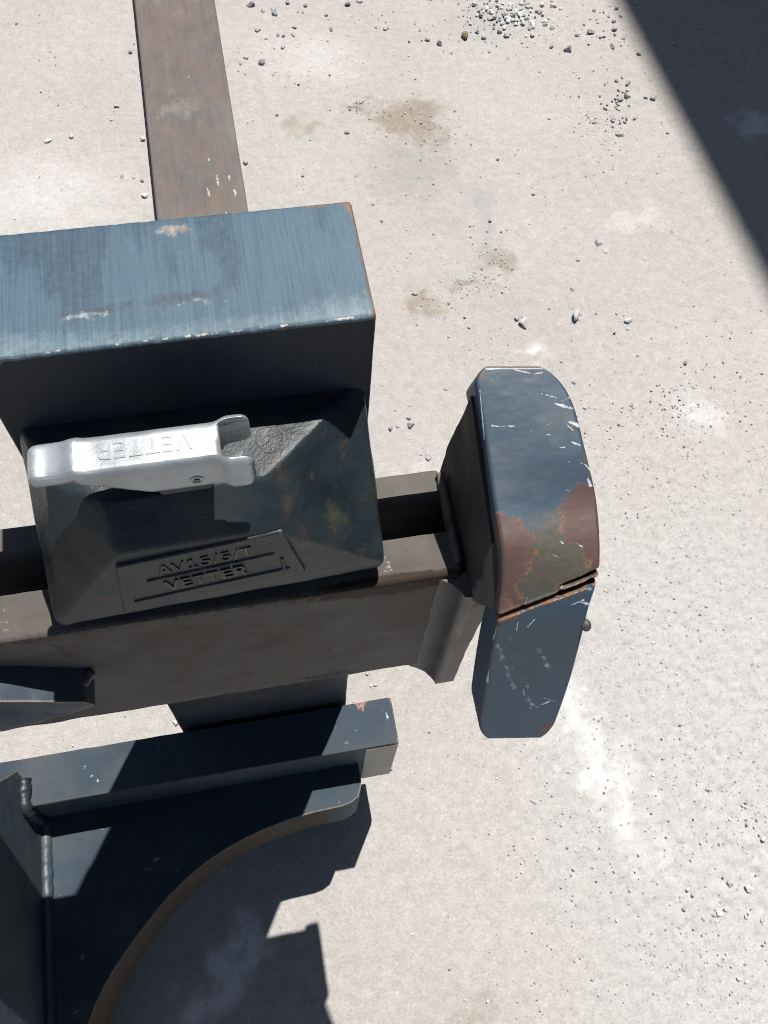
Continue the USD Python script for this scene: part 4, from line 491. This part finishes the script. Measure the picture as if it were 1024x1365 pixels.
    'low_right': [(np.float64(0.26),np.float64(-0.1458),np.float64(2.49)),(np.float64(0.4086),np.float64(-0.216),np.float64(5.31)),(np.float64(0.3684),np.float64(-0.2336),np.float64(3.75)),(np.float64(0.3548),np.float64(-0.2077),np.float64(1.89)),(np.float64(0.391),np.float64(-0.2062),np.float64(3.8)),(np.float64(0.4433),np.float64(-0.1695),np.float64(3.5)),(np.float64(0.4439),np.float64(-0.1487),np.float64(2.35)),(np.float64(0.3148),np.float64(-0.2243),np.float64(2.06)),(np.float64(0.3397),np.float64(-0.2488),np.float64(2.04)),(np.float64(0.3326),np.float64(-0.2214),np.float64(2.62)),(np.float64(0.3427),np.float64(-0.2037),np.float64(2.65)),(np.float64(0.3674),np.float64(-0.2962),np.float64(2.74)),(np.float64(0.4113),np.float64(-0.248),np.float64(2.43)),(np.float64(0.4215),np.float64(-0.1681),np.float64(1.94)),(np.float64(0.3463),np.float64(-0.2106),np.float64(2.45)),(np.float64(0.3921),np.float64(-0.2583),np.float64(1.64)),(np.float64(0.3868),np.float64(-0.301),np.float64(1.86)),(np.float64(0.3584),np.float64(-0.2699),np.float64(2.2)),(np.float64(0.3729),np.float64(-0.1977),np.float64(1.72)),(np.float64(0.4068),np.float64(-0.2243),np.float64(2.06)),(np.float64(0.3609),np.float64(-0.2254),np.float64(1.64)),(np.float64(0.3779),np.float64(-0.2227),np.float64(1.45)),(np.float64(0.3566),np.float64(-0.2188),np.float64(2.1)),(np.float64(0.3599),np.float64(-0.1983),np.float64(2.05)),(np.float64(0.353),np.float64(-0.2926),np.float64(1.43)),(np.float64(0.3669),np.float64(-0.253),np.float64(1.42)),(np.float64(0.4163),np.float64(-0.2369),np.float64(1.54)),(np.float64(0.3833),np.float64(-0.2231),np.float64(2.28)),(np.float64(0.3759),np.float64(-0.2159),np.float64(1.48)),(np.float64(0.3962),np.float64(-0.2412),np.float64(2.5)),(np.float64(0.3467),np.float64(-0.3219),np.float64(1.75)),(np.float64(0.3621),np.float64(-0.2337),np.float64(2.54)),(np.float64(0.3857),np.float64(-0.2492),np.float64(1.52)),(np.float64(0.3601),np.float64(-0.3291),np.float64(2.13)),(np.float64(0.3554),np.float64(-0.1986),np.float64(1.55)),(np.float64(0.3673),np.float64(-0.2017),np.float64(1.49)),(np.float64(0.3613),np.float64(-0.3203),np.float64(1.62)),(np.float64(0.4039),np.float64(-0.271),np.float64(2.49)),(np.float64(0.3777),np.float64(-0.3286),np.float64(1.39)),(np.float64(0.3502),np.float64(-0.279),np.float64(2.66)),(np.float64(0.3491),np.float64(-0.2353),np.float64(2.58)),(np.float64(0.3466),np.float64(-0.2484),np.float64(1.85)),(np.float64(0.3618),np.float64(-0.3241),np.float64(1.58)),(np.float64(0.3749),np.float64(-0.3007),np.float64(2.5)),(np.float64(0.3532),np.float64(-0.3218),np.float64(1.83)),(np.float64(0.3758),np.float64(-0.231),np.float64(2.5)),(np.float64(0.3786),np.float64(-0.2372),np.float64(1.64)),(np.float64(0.3796),np.float64(-0.2842),np.float64(2.35)),(np.float64(0.3615),np.float64(-0.2646),np.float64(1.59))],
    'gap': [(np.float64(0.2186),np.float64(0.4646),np.float64(3.64)),(np.float64(0.1324),np.float64(0.4126),np.float64(4.33)),(np.float64(0.1423),np.float64(0.4157),np.float64(3.55)),(np.float64(0.1591),np.float64(0.4254),np.float64(3.97)),(np.float64(0.1598),np.float64(0.4145),np.float64(5.14)),(np.float64(0.1735),np.float64(0.3632),np.float64(5.44)),(np.float64(0.3971),np.float64(0.4493),np.float64(3.28)),(np.float64(0.401),np.float64(0.4057),np.float64(2.83)),(np.float64(0.4401),np.float64(0.3735),np.float64(2.41)),(np.float64(0.1438),np.float64(0.4405),np.float64(2.39)),(np.float64(0.0508),np.float64(0.0737),np.float64(2.62)),(np.float64(0.0567),np.float64(0.0817),np.float64(2.19)),(np.float64(0.0437),np.float64(0.0885),np.float64(2.63))],
    'left': [(np.float64(-0.3382),np.float64(1.2792),np.float64(2.89)),(np.float64(-0.1583),np.float64(1.1887),np.float64(4.09)),(np.float64(-0.1866),np.float64(1.0627),np.float64(4.33)),(np.float64(-0.1971),np.float64(1.0338),np.float64(2.73)),(np.float64(-0.2944),np.float64(1.0004),np.float64(6.13)),(np.float64(-0.2587),np.float64(1.0052),np.float64(4.62)),(np.float64(-0.1525),np.float64(0.9847),np.float64(4.63)),(np.float64(-0.188),np.float64(0.9111),np.float64(4.14)),(np.float64(-0.1709),np.float64(0.9073),np.float64(2.64)),(np.float64(-0.1592),np.float64(0.8997),np.float64(3.76)),(np.float64(-0.1577),np.float64(0.868),np.float64(5.96)),(np.float64(-0.1574),np.float64(0.8316),np.float64(2.21))],
    'under': [(np.float64(-0.1792),np.float64(0.0677),np.float64(3.81))],
}
AREA = {'top_mid': ('stone scattered between fork blade and gravel patch', 'stones beside the fork blade', (0, 1, 1, 2)), 'patch_edge': ('stone along the near edge of the gravel patch', 'stones at the gravel edge', (1, 1, 2)), 'patch': ('stone in the big gravel patch', 'stones of the gravel patch', (0, 0, 3, 1)),
        'near_shade': ('stone in the loose group by the shadow edge', 'stones near the shadow edge', (0, 1, 1, 2)), 'small_patch': ('stone in the small gravel heap', 'stones of the small heap', (0, 1, 1, 2)), 'single': ('lone stone on bare concrete left of the shadow', 'lone stones left of the shadow', (0, 1)),
        'shade': ('stone lying inside the dark shadow', 'stones in the shadow', (0, 1)), 'mid': ('stone on open concrete above the bumper', 'stones above the bumper', (0, 1, 1)), 'right': ('stone on the concrete right of the bumper', 'stones right of the bumper', (1, 1, 2, 0)),
        'low_right': ('stone bedded in rough concrete at lower right', 'stones at lower right', (0, 0, 3, 3, 1)), 'gap': ('stone on concrete between fork hook and bumper', 'stones between hook and bumper', (1, 1, 0)), 'left': ('stone on concrete left of the fork blade', 'stones left of the blade', (0, 3, 1)), 'under': ('stone under the bars', 'stones under the bars', (0, 3))}
SPECIAL = {('patch_edge', 0): 'brown stone at the near left corner of the gravel patch', ('patch_edge', 3): 'largest angular grey stone just below the gravel patch', ('single', 0): 'blocky pale stone just below the small gravel heap', ('mid', 0): 'big grey stone with a smaller one touching it, on open concrete',
           ('mid', 3): 'pale flat stone, left of two stones level with the shank edge', ('mid', 4): 'rounded dark stone directly above the bumper tip', ('mid', 6): 'grey stone right of the pale flat one above the bumper', ('low_right', 1): 'largest white stone at the right edge near the bottom', ('under', 0): 'white pebble in the strip of lit ground between the two bars', ('mid', 1): 'small stone touching the big grey stone'}
ALL = sorted([(r, k, i_, x, y) for k, L in PEBBLES.items() for i_, (x, y, r) in enumerate(L)], key=lambda a: (-((a[1], a[2]) in SPECIAL), -a[0]))[:290]
MED = {k: (np.median([a[3] for a in ALL if a[1] == k]), np.median([a[4] for a in ALL if a[1] == k]), np.median([a[0] for a in ALL if a[1] == k])) for k in PEBBLES if any(a[1] == k for a in ALL)}
TONE = ('pale', 'mid grey', 'dark grey', 'whitish', 'brown')
for r, k, i_, x, y in ALL:
    lab, grp, mats = AREA[k]; sp = SPECIAL.get((k, i_)); mx, my, mr = MED[k]
    v, f = stone(r / 1000 * 1.04); big = v[:, 2].max()
    mi = 4 if (k, i_) == ('patch_edge', 0) else mats[int(rng.integers(len(mats)))]
    if (k, i_) in (('low_right', 1), ('under', 0), ('mid', 3)): mi = 3 if k != 'mid' else 0
    size = 'larger' if r > mr else 'smaller'; side = 'left' if x < mx else 'right'; depth = 'far' if y > my else 'near'
    lab = f'{size} {TONE[mi]} {lab}, {depth} {side}'; grp = f'{size} {TONE[mi]} {grp}, {depth} {side}'
    vv_, ff_, nn_ = meshkit.arrays(trimesh.Trimesh(v, f, process=False), 38)
    m_ = raw_mesh(numbered('/World/loose_stone'), vv_, ff_, nn_, STONES[mi]); m_.AddTranslateOp().Set(Gf.Vec3d(x, y, big * (.55 if k != 'low_right' else .2) - .0005))
    data(m_.GetPrim(), label=sp or lab, category='stone', group=None if sp else grp)
# grit: what nobody could count
def grit(name, n, sampler, mats, lo, hi):
    for mi, share in mats:
        V, F, o = [], [], 0
        for _ in range(int(n * share)):
            x, y = sampler(); r = lo * (hi / lo) ** (rng.random() ** 2.2)
            ic = ICO; v = ICO.vertices * (1 + .5 * (rng.random((12, 1)) - .5)) * r * np.array([1, rng.uniform(.6, 1), rng.uniform(.30, .55)])
            a = rng.uniform(0, 6.3); c_, s_ = math.cos(a), math.sin(a)
            V.append(np.stack([v[:, 0] * c_ - v[:, 1] * s_ + x, v[:, 0] * s_ + v[:, 1] * c_ + y, v[:, 2] + r * .08], 1)); F.append(np.array(ICO.faces) + o); o += 12
        m_ = raw_mesh(numbered('/World/' + name), np.concatenate(V), np.concatenate(F), None, STONES[mi])
        data(m_.GetPrim(), label=f'fine {("pale", "grey", "dark", "white", "brown")[mi]} grit strewn over the concrete', category='grit', kind='stuff')
ICO = trimesh.creation.icosphere(0)
def anywhere():
    while True:
        x, y = rng.uniform(-.4, 1.0), rng.uniform(-.35, 1.34)
        dens = .10 + .90 * np.clip((x - .05) / .4, 0, 1) * np.clip((.6 - y) / .6, 0, 1)
        if rng.random() < dens: return x, y
def clumps():
    c = CL[int(rng.integers(len(CL)))]; return rng.normal(c[0], c[2]), rng.normal(c[1], c[3])
CL = [(.268, .965, .035, .03), (.30, .93, .03, .03), (.19, 1.02, .02, .012), (.335, .68, .022, .035), (.287, .636, .02, .01), (.21, .615, .03, .02)] + [(.46, 1.22, .07, .05)] * 5 + [(.575, .93, .03, .06)] * 3 + [(.62, 1.2, .05, .06)] * 2 + [(.13, 1.17, .07, .05)] + [(.45, .385, .03, .015), (.53, .37, .025, .02), (.57, .40, .05, .03)]
grit('grit', 9000, anywhere, ((0, .70), (1, .16), (2, .02), (3, .12)), .0005, .0019)
grit('grit', 1500, clumps, ((0, .5), (1, .30), (2, .05), (4, .15)), .0005, .0024)
